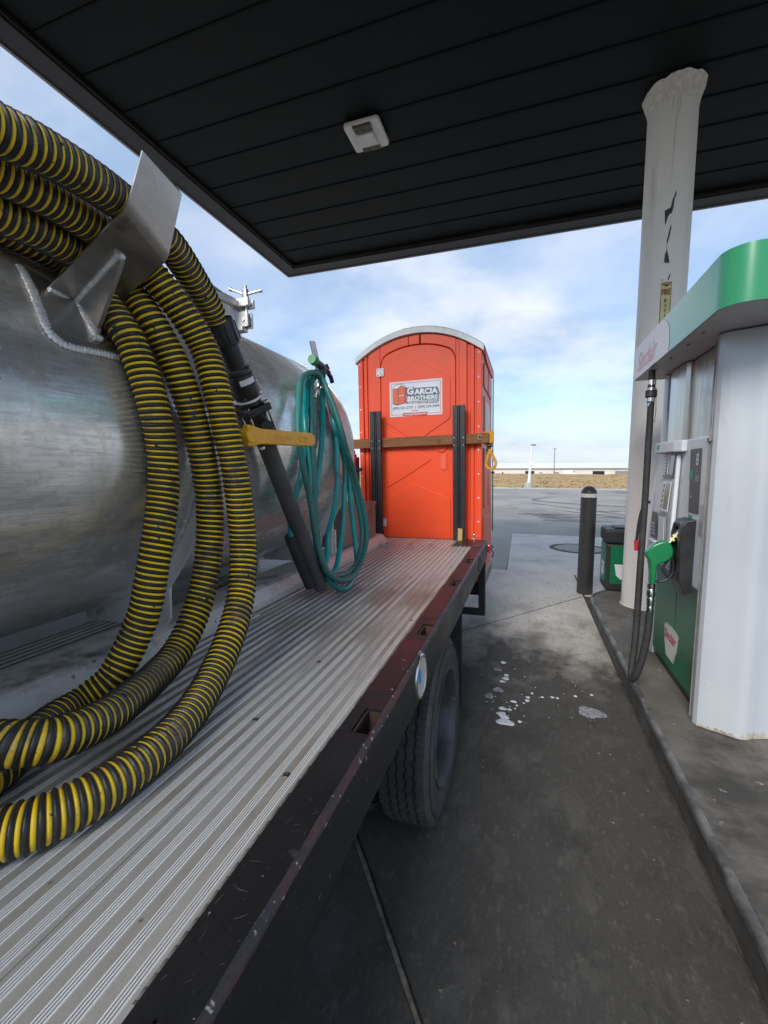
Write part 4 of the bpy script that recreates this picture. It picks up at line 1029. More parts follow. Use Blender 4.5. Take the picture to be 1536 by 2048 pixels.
# ================================================================== SUCTION HOSE: helical black and yellow
HR, PITCH = .036, .0153
def helical(path, name, parent, phase=0.0):
    """tube whose rings follow the helix, so the yellow stripe is real geometry"""
    K, NS = 8, 26
    prof = [.0350, .0382, .0396, .0398, .0384, .0350, .0366, .0368]   # black rib, groove, flat yellow stripe
    stepn = PITCH / K
    P = spline(path, stepn); n = len(P); fr = frames(P)
    b = MB()
    def pt(s):
        i = int(s); i = max(0, min(n - 2, i)); f = s - i
        p = P[i].lerp(P[i + 1], f); u = fr[i][1].lerp(fr[i + 1][1], f); w = fr[i][2].lerp(fr[i + 1][2], f); return p, u, w
    rows = n - K - 1
    for i in range(rows + 1):
        for j in range(NS):
            s = i + K * j / NS; p, u, w = pt(s); a = -2 * math.pi * j / NS; r = prof[i % K]
            b.v.append(p + (u * math.cos(a) + w * math.sin(a)) * r)
    for i in range(rows - K):
        for j in range(NS):
            if j < NS - 1: q = (i * NS + j, (i + 1) * NS + j, (i + 1) * NS + j + 1, i * NS + j + 1)
            else: q = (i * NS + j, (i + 1) * NS + j, (i + 1 + K) * NS, (i + K) * NS)
            b.f.append(q); b.m.append(1 if (i % K) in (5, 6, 7) else 0)
    b.tube(P[3:-3:6] + [P[-4]], .0335, 12)
    return b.build(name, ['hose_black', 'hose_yellow'], parent, smooth=50)
sh_ = thing('suction_hose', 'black suction hose with yellow spiral stripe coiled over the tank cradle', 'hose', (-.8, .6, DZ), True)
FR = [(-.86, -.42, 1.93), (-.86, -.55, 1.80), (-.87, -.62, 1.55), (-.86, -.62, 1.25), (-.84, -.50, 1.00), (-.80, -.25, .90)]    # forward turn of the coil, out towards the cab
def sh3(pts, dx, dy, dz): return [(x + dx, y + dy, z + dz) for x, y, z in pts]
A = [(-.78, .15, 1.96), (-.78, .36, 1.965), (-.78, .501, 1.979), (-.78, .546, 1.988), (-.785, .599, 1.997), (-.79, .659, 2.003), (-.797, .717, 2.006), (-.808, .80, 2.006), (-.82, .885, 1.995), (-.835, .956, 1.968), (-.85, 1.025, 1.933), (-.86, 1.072, 1.899), (-.864, 1.10, 1.872)]
B = [(-.87, .20, 1.955), (-.87, .42, 1.962), (-.87, .551, 1.968), (-.87, .60, 1.971), (-.875, .658, 1.973), (-.88, .724, 1.970), (-.885, .80, 1.962), (-.88, .868, 1.940), (-.865, .906, 1.903), (-.84, .951, 1.839), (-.82, .988, 1.769), (-.80, 1.0, 1.675), (-.79, 1.017, 1.566), (-.78, 1.035, 1.453), (-.775, 1.047, 1.336), (-.77, 1.047, 1.217), (-.755, 1.009, 1.092), (-.735, .936, 1.001), (-.71, .832, .932), (-.675, .709, .899), (-.651, .592, .8935), (-.65, .497, .8935), (-.674, .422, .8935), (-.714, .371, .8935), (-.80, .29, .8935)]
C = [(-.945, .25, 1.93), (-.94, .46, 1.931), (-.94, .588, 1.934), (-.94, .64, 1.937), (-.945, .692, 1.936), (-.95, .735, 1.932), (-.952, .80, 1.922), (-.945, .868, 1.895), (-.91, .895, 1.830), (-.89, .927, 1.761), (-.875, .952, 1.686), (-.87, .982, 1.595), (-.865, 1.007, 1.484), (-.865, 1.024, 1.367), (-.865, 1.019, 1.249), (-.865, .993, 1.134), (-.865, .941, 1.03), (-.858, .862, .955), (-.836, .765, .932), (-.80, .665, .935), (-.772, .586, .943), (-.766, .497, .958), (-.79, .457, .968), (-.82, .437, .974), (-.92, .40, .974), (-1.0, .37, .95)]
D = [(-1.05, .45, 1.958), (-1.036, .60, 1.958), (-1.028, .70, 1.954), (-1.016, .77, 1.936), (-.975, .815, 1.866), (-.927, .828, 1.788), (-.910, .838, 1.748), (-.890, .850, 1.667), (-.879, .863, 1.581), (-.880, .877, 1.493), (-.883, .876, 1.388), (-.885, .856, 1.285), (-.89, .832, 1.183), (-.90, .81, 1.083), (-.92, .779, 1.0), (-.935, .735, .932), (-.960, .675, .8965), (-.957, .614, .8935), (-.926, .533, .8935), (-.885, .464, .8935), (-.875, .40, .8935), (-.92, .32, .8935), (-.96, .22, .8935)]
# forward ends of the coil continue out of view towards the cab and turn down to the deck
A = [(-.80, -.55, 1.60), (-.79, -.50, 1.80), (-.785, -.33, 1.92), (-.78, -.1, 1.95)] + A
B = [(-.88, -.50, 1.40), (-.88, -.55, 1.70), (-.875, -.40, 1.89), (-.87, -.1, 1.945)] + B + [(-.87, .14, .8935), (-.89, -.08, .90), (-.88, -.30, 1.00), (-.88, -.46, 1.20)]
C = [(-.955, -.55, 1.40), (-.955, -.58, 1.68), (-.95, -.42, 1.86), (-.945, -.1, 1.925)] + C
D = D[:]
D = [(-1.10, -.1, 1.965), (-1.07, .22, 1.962)] + D
for nm, pth in (('A', A), ('B', B), ('C', C), ('D', D)):
    helical(pth, 'hose_turn', sh_)

# ------------------------------------------------------------------ suction wand with coupling and lever valve
wd = thing('suction_wand', 'black suction wand with coupling and yellow lever valve leaning on the tank', 'suction wand', (-.87, 1.745, DZ), True)
wa = Vector((-.868, 1.108, 1.885)); wb = Vector((-.868, 1.31, 1.57)); we = Vector((-.866, 1.742, .862))
def along(s): # s metres from the coupling top: follows a slightly bent line
    L1 = (wb - wa).length
    return wa.lerp(wb, s / L1) if s < L1 else wb.lerp(we, (s - L1) / (we - wb).length)
d1 = (wb - wa).normalized(); d2 = (we - wb).normalized()
b_ = MB(); b_.lathe(wa, d1, [(.036, -.012), (.0445, -.010), (.046, .0), (.0455, .060), (.043, .066), (.037, .068)], 36)
for i in range(10):
    a = i * 2 * math.pi / 10; e = Vector((1, 0, 0)); q = d1.cross(e)
    c = wa + (e * math.cos(a) + q * math.sin(a)) * .0455; b_.cyl(c + d1 * .004, c + d1 * .058, .0035, n=6)
b_.build('hose_collar', 'plastic_black', wd, smooth=40)
b_ = MB(); b_.lathe(wa, d1, [(.036, .06), (.0355, .125), (.034, .13), (.034, .14), (.042, .142), (.044, .150), (.042, .158), (.035, .160)], 36); b_.build('coupling_spigot', 'plastic_black', wd, smooth=40)
b_ = MB(); b_.lathe(wa, d1, [(.036, .158), (.045, .160), (.0465, .170), (.0465, .225), (.044, .232), (.040, .236), (.040, .262), (.036, .264)], 36); cl = b_.build('cam_coupling', 'plastic_black', wd, smooth=40)
b_ = MB(); pl_ = []
nrm = Vector((.80, -.52, .0)); nrm = (nrm - d1 * nrm.dot(d1)).normalized(); tx = d1.cross(nrm)
for i in range(9):
    a = R(-34 + i * 8.5); r_ = .0472
    for s_ in (.170, .188): b_.v.append(wa + d1 * s_ + (nrm * math.cos(a) + tx * math.sin(a)) * r_)
b_.f = [(2 * i, 2 * i + 1, 2 * i + 3, 2 * i + 2) for i in range(8)]; b_.m = [0] * 8
b_.build('label_sticker', 'white_print', cl, smooth=60)
b_ = MB(); b_.lathe(wa, d1, [(.0405, .240), (.042, .241), (.042, .2475), (.0405, .2485)], 30); b_.build('cable_tie', 'white_print', cl)
sd2 = (Vector((.1, 1, 0)) - d1 * Vector((.1, 1, 0)).dot(d1)).normalized()      # side of the coupling away from the camera: cam arm and ring
c = wa + d1 * .178 + sd2 * .050
b_ = MB(); b_.cyl(c - tx * .0, c + d1 * .03, .006, n=8); b_.tube([c + sd2 * .004, c + d1 * .03 + sd2 * .014, c + d1 * .066 + sd2 * .014], .005, 8); b_.tube([c + d1 * (.066 + .011 * math.cos(i * .5)) + sd2 * (.014 + .010 * math.sin(i * .5)) for i in range(13)], .0022, 6); b_.build('cam_arm', 'chrome', cl, smooth=50)
# valve body
vb = wa + d1 * .262
b_ = MB(); e1 = nrm; e2 = tx
def obox(c, du, dv, dw, U, V, W, mb):
    mb.add([c + U * a * du + V * b * dv + W * g * dw for g in (-1, 1) for b in (-1, 1) for a in (-1, 1)], [(0, 2, 3, 1), (4, 5, 7, 6), (0, 1, 5, 4), (2, 6, 7, 3), (0, 4, 6, 2), (1, 3, 7, 5)])
obox(vb + d1 * .018, .050, .047, .013, e1, e2, d1, b_); obox(vb + d1 * .125, .046, .045, .012, e1, e2, d1, b_)
b_.lathe(vb, d1, [(.044, .03), (.043, .04), (.039, .05), (.039, .10), (.042, .115)], 28)
vv = b_.build('valve_body', 'plastic_black', wd, smooth=35, bevel=.004)
b_ = MB()
for a in (-1, 1):
    for q in (-1, 1):
        c = vb + e1 * .038 * a + e2 * .037 * q; b_.cyl(c + d1 * .03, c + d1 * .115, .0055, n=8); b_.cyl(c - d1 * .003, c + d1 * .006, .010, n=6); b_.cyl(c + d1 * .136, c + d1 * .146, .010, n=6)
b_.build('tie_bolt', 'chrome', vv, smooth=40)
b_ = MB(); b_.lathe(vb + d1 * .075, e1, [(.0, .062), (.022, .062), (.024, .055), (.024, .03)], 20); b_.build('valve_stem', 'plastic_black', vv, smooth=40)
for i in range(4): text(['VACUUM VALVE', '3 INCH', 'OPEN - CLOSE', 'PP'][i], 'valve_print', 'label_grey', vv, vb + d1 * (.058 + i * .012) + e1 * .0405 , (-e2 if (-e2).x + (-e2).y > 0 else e2), -d1, .030, .006) if i == 9 else None
# lever
lv0 = Vector((-.795, 1.118, 1.545)); lv1 = Vector((-.795, 1.548, 1.560)); ld = (lv1 - lv0).normalized()
b_ = MB(); w0 = [(0.0, .034), (.03, .032), (.06, .026), (.09, .0245), (.30, .026), (.34, .0255), (.40, .026), (.425, .022), (.436, .012), (.438, 0)]
poly = [(u, v) for u, v in w0] + [(u, -v) for u, v in w0[::-1][1:]]
lz = (Z_ - ld * ld.z).normalized()
b_.prism(poly, lv0 + Vector((.010, 0, 0)), ld, lz, Vector((-.022, 0, 0)))
lev = b_.build('lever', 'valve_yellow', wd, bevel=.005, seg=3, smooth=40)
b_ = MB(); b_.prism(rrect(.11, .405, -.014, .014, .012), lv0 + Vector((.0098, 0, 0)), ld, lz, Vector((.0012, 0, 0))); b_.build('lever_inset', 'valve_yellow', lev, bevel=.001)
text('OPEN  CLOSE', 'lever_lettering', 'valve_yellow', lev, lv0 + ld * .20 + Vector((.0120, 0, 0)), ld, lz, .13, .013, depth=.0012)
b_ = MB(); b_.tube([lv0 + ld * .33 + Vector((.0125, 0, 0)) + (ld * math.cos(i * .4) * .028 + lz * math.sin(i * .4) * .010) for i in range(17)], .0016, 6); b_.build('lever_ring', 'valve_yellow', lev)
b_ = MB(); b_.cyl(lv0 + ld * .012 - X_ * .05, lv0 + ld * .012 + X_ * .014, .024, n=20); b_.build('lever_hub', 'valve_yellow', lev, bevel=.003, smooth=40)
# pipe
b_ = MB(); b_.lathe(wb - d2 * .05, d2, [(.0325, -.0), (.0325, .80), (.031, .826), (.027, .8262), (.027, .70)], 32); b_.build('pipe', 'pvc_grey', wd, smooth=40)
b_ = MB(); b_.tube([along(.84) + Vector((-.030, -.035, 0)), along(1.0) + Vector((-.030, -.038, 0)), along(1.13) + Vector((-.028, -.036, 0))], .026, 14); b_.build('second_pipe', 'rubber', wd, smooth=50)  # dark second pipe lying parallel behind the wand

# ------------------------------------------------------------------ garden hose hung on the hook
gh = thing('garden_hose', 'teal green garden hose hung in loops on the tank hook', 'hose', (-.86, 1.9, DZ), True)
L1 = [(-.934, 1.962, 1.862), (-.957, 1.952, 1.908), (-.960, 1.879, 1.910), (-.958, 1.790, 1.875), (-.935, 1.710, 1.818), (-.885, 1.601, 1.691), (-.858, 1.547, 1.583), (-.853, 1.559, 1.482), (-.849, 1.579, 1.399), (-.847, 1.597, 1.346), (-.842, 1.606, 1.282), (-.833, 1.614, 1.185), (-.826, 1.630, 1.102), (-.811, 1.653, 1.014), (-.804, 1.710, .959), (-.801, 1.805, .917), (-.802, 1.907, .906), (-.809, 2.013, .923), (-.818, 2.116, .963), (-.827, 2.195, 1.023), (-.832, 2.226, 1.084), (-.839, 2.213, 1.190), (-.847, 2.165, 1.319), (-.851, 2.098, 1.442), (-.854, 2.037, 1.521), (-.859, 1.970, 1.645), (-.890, 1.961, 1.754), (-.915, 1.955, 1.823), (-.934, 1.962, 1.862)]
L2 = [(-.978, 2.035, 1.887), (-1.0, 2.014, 1.930), (-1.0, 1.939, 1.919), (-.985, 1.863, 1.879), (-.943, 1.776, 1.782), (-.898, 1.679, 1.638), (-.886, 1.682, 1.42), (-.877, 1.680, 1.22), (-.861, 1.706, 1.058), (-.844, 1.739, .947), (-.825, 1.79, .890), (-.806, 1.822, .870), (-.806, 1.90, .870), (-.835, 2.05, .885), (-.855, 2.124, .940), (-.867, 2.139, 1.031), (-.875, 2.135, 1.137), (-.885, 2.127, 1.28), (-.888, 2.111, 1.442), (-.893, 2.019, 1.596), (-.90, 1.976, 1.668), (-.937, 2.026, 1.786), (-.958, 2.026, 1.843), (-.978, 2.035, 1.887)]
L3 = [(-.955, 2.0, 1.873), (-.980, 1.998, 1.930), (-.980, 1.933, 1.923), (-.968, 1.881, 1.876), (-.917, 1.777, 1.748), (-.879, 1.703, 1.618), (-.874, 1.695, 1.51), (-.870, 1.694, 1.413), (-.862, 1.675, 1.276), (-.849, 1.668, 1.133), (-.833, 1.673, 1.02), (-.826, 1.729, .962), (-.825, 1.836, .935), (-.829, 1.966, .927), (-.836, 2.088, .954), (-.849, 2.192, 1.051), (-.857, 2.203, 1.163), (-.866, 2.161, 1.305), (-.871, 2.10, 1.455), (-.877, 2.043, 1.597), (-.897, 1.973, 1.717), (-.930, 1.974, 1.817), (-.955, 2.0, 1.873)]
L4 = [(-.975, 2.008, 1.861), (-.918, 1.887, 1.694), (-.898, 1.826, 1.551), (-.896, 1.775, 1.412), (-.898, 1.749, 1.305), (-.893, 1.729, 1.203), (-.887, 1.724, 1.10), (-.875, 1.731, 1.018), (-.874, 1.778, 1.0), (-.883, 1.826, 1.046), (-.890, 1.855, 1.134), (-.896, 1.927, 1.218), (-.899, 1.985, 1.328), (-.899, 1.997, 1.448), (-.902, 2.007, 1.596), (-.920, 2.010, 1.708), (-.962, 2.039, 1.831), (-1.003, 2.067, 1.918), (-1.01, 2.026, 1.932), (-.985, 1.905, 1.859), (-.925, 1.731, 1.69), (-.900, 1.655, 1.529), (-.898, 1.630, 1.421), (-.898, 1.574, 1.333), (-.896, 1.526, 1.257), (-.890, 1.524, 1.164), (-.881, 1.584, 1.08), (-.866, 1.708, .975), (-.864, 1.805, .94), (-.870, 1.887, .955), (-.887, 1.986, 1.056), (-.894, 2.045, 1.166), (-.899, 2.073, 1.283), (-.899, 2.096, 1.443), (-.903, 2.074, 1.548), (-.910, 2.019, 1.673), (-.945, 2.03, 1.778)]
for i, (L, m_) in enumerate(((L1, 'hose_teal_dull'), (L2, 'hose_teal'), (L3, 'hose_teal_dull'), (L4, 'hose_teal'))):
    b_ = MB(); b_.tube(spline(L, .012), .0138, 12); b_.build('hose_loop', m_, gh, smooth=60)
# trigger nozzle at the top
q0 = Vector((-.972, 2.006, 1.868))
b_ = MB(); b_.cyl(q0 - Z_ * .012, q0 + Z_ * .012, .017, n=14); b_.cyl(q0 + Z_ * .012, q0 + Z_ * .022, .019, n=14); nz = b_.build('spray_nozzle', 'chrome', gh, smooth=40)
b_ = MB(); b_.cyl(q0 + Z_ * .022, q0 + Z_ * .040, .018, .016, n=14); b_.build('brass_collar', 'brass', nz, smooth=40)
b_ = MB(); b_.tube([q0 + Z_ * .038, q0 + Vector((0, .0, .07)), q0 + Vector((0, .004, .098))], [.017, .019, .020], 12); hd = q0 + Vector((0, .0, .098)); b_.tube([hd + Vector((0, .075, -.014)), hd, hd + Vector((0, -.075, .010))], [.014, .019, .018], 14); b_.tube([hd + Vector((.0, .03, -.002)), hd + Vector((0, .10, -.03)), hd + Vector((0, .118, -.055))], [.010, .012, .012], 8)
b_.tube([hd + Vector((.0, .05, .02)), hd + Vector((0, .07, .005))], .010, 8); b_.build('nozzle_grip', 'plastic_black', nz, smooth=50)
b_ = MB(); b_.cyl(hd + Vector((0, -.075, .010)), hd + Vector((0, -.108, .014)), .024, .022, n=18); b_.build('nozzle_tip', 'nozzle_green', nz, smooth=40)
b_ = MB(); b_.tube(spline([q0 + Vector((.012, -.02, .02)), q0 + Vector((.0, -.05, -.02)), q0 + Vector((-.01, -.06, -.07)), q0 + Vector((-.0, -.045, -.11))], .01), .004, 6); b_.build('trigger_wire', 'chrome', nz)

# ================================================================== PORTABLE TOILET (truck frame)
PX0, PX1, PY0, PY1, PB, PE, PP = -1.420, -.338, 3.62, 4.62, .36, 2.425, 2.615
pt_ = thing('portable_toilet', 'orange portable toilet with white arched roof standing at the truck tail', 'portable toilet', (-.88, 4.1, PB), True)
def archz(x, e=PE, p=PP): 
    c = (PX0 + PX1) / 2; hw = (PX1 - PX0) / 2; return e + (p - e) * (1 - abs((x - c) / hw) ** 2.1)
cxp = (PX0 + PX1) / 2
# front wall with a door opening: corner columns, arch header
def colprof(xa, xb, flip):
    # stepped corner post seen from above (x, y)
    w = xb - xa
    return [(xa, PY0 + .01), (xa, PY0 + .07), (xb, PY0 + .07), (xb, PY0 + .022), (xb - w * .26, PY0 + .022), (xb - w * .30, PY0 + .002), (xb - w * .52, PY0 + .002), (xb - w * .56, PY0 + .02), (xb - w * .74, PY0 + .02), (xb - w * .78, PY0)] if not flip else None
b_ = MB()
def front_piece(x0, x1, y, ztop=None):
    n_ = max(2, int((x1 - x0) / .02)); poly = [(x0, PB + .12), (x1, PB + .12)] + [(x1 + (x0 - x1) * i / n_, archz(x1 + (x0 - x1) * i / n_) - .03) for i in range(n_ + 1)]
    b_.prism(poly, (0, y, 0), X_, Z_, (0, .05, 0))
DX0, DX1 = -1.208, -.552
for (a, c, y) in ((PX0, PX0 + .045, PY0 - .004), (PX0 + .0455, PX0 + .062, PY0 + .014), (PX0 + .0625, PX0 + .085, PY0 - .002), (PX0 + .0855, PX0 + .100, PY0 + .012), (PX0 + .1005, DX0 - .004, PY0),
                  (DX1 + .004, PX1 - .185, PY0), (PX1 - .1845, PX1 - .120, PY0 - .006), (PX1 - .1195, PX1 - .092, PY0 + .014), (PX1 - .0915, PX1 - .062, PY0 - .002), (PX1 - .0615, PX1 - .046, PY0 + .014), (PX1 - .0455, PX1, PY0 - .004)):
    front_piece(a, c, y)
fw = b_.build('front_wall', 'orange', pt_, bevel=.004)
def doortop(x, o=0): 
    s_ = (x - cxp) / (.328); z = 2.50 - .085 * abs(s_) ** 2.2 + o; 
    e = .06; 
    if x < DX0 + e: z -= e - math.sqrt(max(0, e * e - (DX0 + e - x) ** 2))
    if x > DX1 - e: z -= e - math.sqrt(max(0, e * e - (x - DX1 + e) ** 2))
    return z
xs2 = [DX0 + (DX1 - DX0) * i / 40 for i in range(41)]
b_ = MB(); poly = [(DX0, PB + .12), (DX1, PB + .12)] + [(x, doortop(x)) for x in xs2[::-1]]
b_.prism(poly, (0, PY0 + .001, 0), X_, Z_, (0, .03, 0)); dr = b_.build('door', 'orange', pt_, bevel=.006)
# header over the door, in two halves with a slot
for (a, c) in ((DX0 - .003, -.955), (-.951, -.858), (-.846, DX1 + .003)):
    b_ = MB(); n_ = 16; xx = [a + (c - a) * i / n_ for i in range(n_ + 1)]
    b_.prism([(x, max(doortop(min(max(x, DX0), DX1)) + .008, 0)) for x in xx] + [(x, archz(x) - .03) for x in xx[::-1]], (0, PY0 + .0, 0), X_, Z_, (0, .045, 0)); b_.build('door_header', 'orange', pt_, bevel=.004)
b_ = MB(); b_.box(PX0 + .05, PX1 - .05, PY0 + .055, PY0 + .06, PB + .1, PE); b_.build('inner_lining', 'orange', pt_)
# moulded chevrons on the door
def chev(poly, nm='moulded_panel', d=.007):
    b = MB(); b.prism(poly, (0, PY0 + .0008, 0), X_, Z_, (0, -d, 0)); return b.build(nm, 'orange', dr, bevel=.006, seg=3)
chev([(-1.13, 2.215), (-.905, 2.365), (-.875, 2.365), (-.600, 2.215), (-.592, 2.19), (-.596, 1.885), (-.612, 1.862), (-.83, 1.725), (-.95, 1.72), (-1.165, 1.865), (-1.172, 1.89), (-1.15, 2.19)])
chev([(-1.165, 1.80), (-.985, 1.70), (-.955, 1.672), (-.772, 1.545), (-.768, 1.525), (-.955, 1.410), (-1.165, 1.29)])
chev([(-1.165, 1.195), (-.935, 1.325), (-.905, 1.325), (-.605, 1.195), (-.597, 1.17), (-.597, .60), (-1.165, .60)])
# latch and occupancy dial
b_ = MB(); b_.prism(rrect(-.684, -.624, 1.440, 1.580, .014), (0, PY0 - .001, 0), X_, Z_, (0, -.004, 0)); la = b_.build('latch_plate', 'orange', dr, bevel=.003)
b_ = MB(); b_.prism(rrect(-.676, -.640, 1.452, 1.568, .012), (0, PY0 - .0055, 0), X_, Z_, (0, .0008, 0)); b_.build('latch_recess', 'orange_side', la)
b_ = MB(); b_.lathe((-.675, PY0 - .004, 1.640), Vector((0, -1, 0)), [(.05, -.004), (.05, .004), (.042, .006), (.040, .002), (0, .002)], 28); b_.build('latch_dial', 'orange', dr, smooth=40)
# hinges
for z in (2.30, .98):
    b_ = MB(); b_.prism(rrect(-1.243, -1.176, z - .035, z + .035, .008), (0, PY0 - .0075, 0), X_, Z_, (0, -.004, 0)); b_.cyl((-1.209, PY0 - .013, z - .034), (-1.209, PY0 - .013, z + .034), .006, n=10); hg = b_.build('hinge', 'roof_white', dr, bevel=.001)
    for x in (-1.230, -1.189):
        for dz in (-.022, .022): b2 = MB(); b2.cyl((x, PY0 - .0118, z + dz), (x, PY0 - .0140, z + dz), .0055, n=10); b2.build('rivet', 'iron', hg)
# rivets down the corners
rv = None
for x in (PX0 + .02, PX1 - .024):
    for z in (2.385, 2.19, 1.99, 1.79, 1.60, 1.40, 1.20, 1.0, .8):
        if rv is None:
            b2 = MB(); b2.lathe((x, PY0 - .0045, z), Vector((0, -1, 0)), [(.0075, 0), (.006, .003), (0, .0045)], 10); rv = b2.build('rivet', 'rivet', pt_, smooth=60); r0 = (x, z)
        else:
            o = rv.copy(); COL.objects.link(o); o.parent = pt_; o.location = (x - r0[0], 0, z - r0[1])
# side walls with moulded windows, back wall, base
for sx, xa in ((1, PX1), (-1, PX0)):
    b_ = MB(); x0, x1 = (xa - .03, xa) if sx > 0 else (xa, xa + .03)
    b_.box(x0, x1, PY0 + .051, PY1, PB + .12, PE - .02); sw = b_.build('side_wall', 'orange_side', pt_, bevel=.003)
    if sx > 0:
        for (ya, yb, za, zb) in ((PY0 + .12, PY0 + .42, 2.13, 2.33), (PY0 + .50, PY0 + .86, 2.13, 2.33), (PY0 + .10, PY0 + .88, .62, 1.02)):
            b2 = MB(); b2.prism(rrect(ya, yb, za, zb, .03), (xa, 0, 0), Y_, Z_, (.012, 0, 0)); b2.build('moulded_panel', 'orange_side', sw, bevel=.008)
        b2 = MB(); b2.prism([(PY0 + .16, 2.06), (PY0 + .62, 2.06), (PY0 + .74, 1.94), (PY0 + .74, 1.82), (PY0 + .62, 1.70), (PY0 + .16, 1.70)], (xa, 0, 0), Y_, Z_, (.010, 0, 0)); b2.build('moulded_panel', 'orange_side', sw, bevel=.006)
        b2 = MB(); b2.prism([(PY0 + .20, 2.03), (PY0 + .56, 2.03), (PY0 + .66, 1.94), (PY0 + .66, 1.82), (PY0 + .56, 1.73), (PY0 + .20, 1.73)], (xa + .0105, 0, 0), Y_, Z_, (.002, 0, 0)); b2.build('white_decal', 'cone_white', sw)
        for (ya, yb) in ((PY0 + .12, PY0 + .46), (PY0 + .50, PY0 + .84)):
            b2 = MB(); b2.prism([(ya, 1.62), (yb - .06, 1.62), (yb, 1.52), (yb - .02, 1.10), (ya + .04, 1.10)], (xa, 0, 0), Y_, Z_, (.012, 0, 0)); b2.build('moulded_panel', 'orange_side', sw, bevel=.008)
        b2 = MB(); b2.box(xa + .013, xa + .022, PY1 - .06, PY1 - .02, .8, 2.36); b2.build('rear_strut', 'post_black', sw, bevel=.003)
        for z in (2.28, 1.98): b2 = MB(); b2.lathe((xa, PY1 - .10, z), X_, [(.010, 0), (.008, .004), (0, .006)], 10); b2.build('rivet', 'rivet', sw)
b_ = MB(); b_.box(PX0 + .031, PX1 - .031, PY1 - .03, PY1, PB + .12, PE - .02)
xx = [PX0 + (PX1 - PX0) * i / 20 for i in range(21)]
b_.prism([(PX0, PE - .019), (PX1, PE - .019)] + [(x, archz(x) - .03) for x in xx[::-1]], (0, PY1 - .03, 0), X_, Z_, (0, .03, 0)); b_.build('back_wall', 'orange_side', pt_)
b_ = MB(); b_.box(PX0 - .01, PX1 + .01, PY0 + .01, PY1 + .02, PB, PB + .118); b_.build('skid_base', 'plastic_black', pt_, bevel=.02)
# roof: thin translucent-white arched shell with an overhanging lip
b_ = MB(); N = 36; oh = .018
def rz(x): 
    s_ = (x - cxp) / ((PX1 - PX0) / 2 + oh); return PE - .004 + (PP - PE + .012) * (1 - abs(s_) ** 2.1)
rows = [(PY0 - .028, -.008), (PY0 - .030, .036), (PY0 - .014, .046), (PY0 + .10, .048), (PY1 - .1, .048), (PY1 + .03, .042), (PY1 + .03, -.008)]
xs3 = [PX0 - oh + (PX1 - PX0 + 2 * oh) * i / N for i in range(N + 1)]
for y, dz in rows:
    for x in xs3: b_.v.append(Vector((x, y, rz(x) + dz - .022)))
for j in range(len(rows) - 1):
    for i in range(N): k = j * (N + 1) + i; b_.f.append((k, k + 1, k + N + 2, k + N + 1)); b_.m.append(0)
k0 = 0; kN = (len(rows) - 1) * (N + 1)
for i in range(N): b_.f.append((i + 1, i, kN + i, kN + i + 1)); b_.m.append(0)
rf = b_.build('roof', 'roof_white', pt_, smooth=40)
for x in (-.985, -.905): b2 = MB(); b2.tube([Vector((x, PY0 - .02 + .25 * i, rz(x) + .020)) for i in range(5)], .010, 8); b2.build('roof_rib', 'roof_white', rf, smooth=50)
for sx, xa in ((1, PX1), (-1, PX0)):
    b2 = MB(); b2.prism([(PY0 + .05, PE + .01), (PY1 + .02, PE + .01), (PY1 + .02, PE - .05), (PY1 - .2, PE - .075), (PY0 + .25, PE - .06)], (xa + (.001 if sx > 0 else -.019), 0, 0), Y_, Z_, (.018, 0, 0)); b2.build('eave_vent', 'orange_side', pt_, bevel=.004)
b_ = MB(); b_.cyl((-1.15, PY1 - .15, rz(-1.15)), (-1.15, PY1 - .15, rz(-1.15) + .06), .045, n=18); b_.build('vent_pipe', 'roof_white', rf, smooth=40)

# the company board riveted to the door (lies on the door; a part of it)
SX0, SX1, SZ0, SZ1 = -1.124, -.662, 1.908, 2.206; SY = PY0 - .0095
b_ = MB(); b_.box(SX0, SX1, SY, SY + .0022, SZ0, SZ1); mat('sign_white', (.70, .71, .76), (.66, .67, .72), .4, scale=6); sb = b_.build('company_sign', 'sign_white', dr, label='white company board with black and orange print')
mat('sign_red', (.55, .055, .045), None, .45); mat('sign_ink', (.045, .055, .065), None, .45); mat('sign_grey', (.10, .13, .15), None, .45); mat('sign_pale', (.74, .76, .80), None, .45); mat('sign_orange', (.72, .12, .045), None, .45)
def flat(poly, m_, lay, nm='print', par=sb):
    b = MB(); b.v = [Vector((x, SY - .0006 * lay, z)) for x, z in poly]; b.f = [tuple(range(len(poly)))[::1]]; b.m = [0]
    return b.build(nm, m_, par)
bx0, bx1, bz0, bz1 = SX0 + .014, SX1 - .014, SZ0 + .014, SZ1 - .014
for (a, c, d, e) in ((bx0, bx1, bz1 - .004, bz1), (bx0, bx1, bz0, bz0 + .004), (bx0, bx0 + .004, bz0 + .0041, bz1 - .0041), (bx1 - .004, bx1, bz0 + .0041, bz1 - .0041)):
    flat([(a, d), (c, d), (c, e), (a, e)], 'sign_red', 1, 'border')
SW, SH = SX1 - SX0, SZ1 - SZ0
fx = lambda p: SX0 + SW * (p - 112) / 1330.0          # from the board's own artwork grid
fz = lambda x, y: SZ1 - SH * (y - (158 - 82 * (x - 112) / 1340.0)) / 905.0
def art(pts): return [(fx(x), fz(x, y)) for x, y in pts]
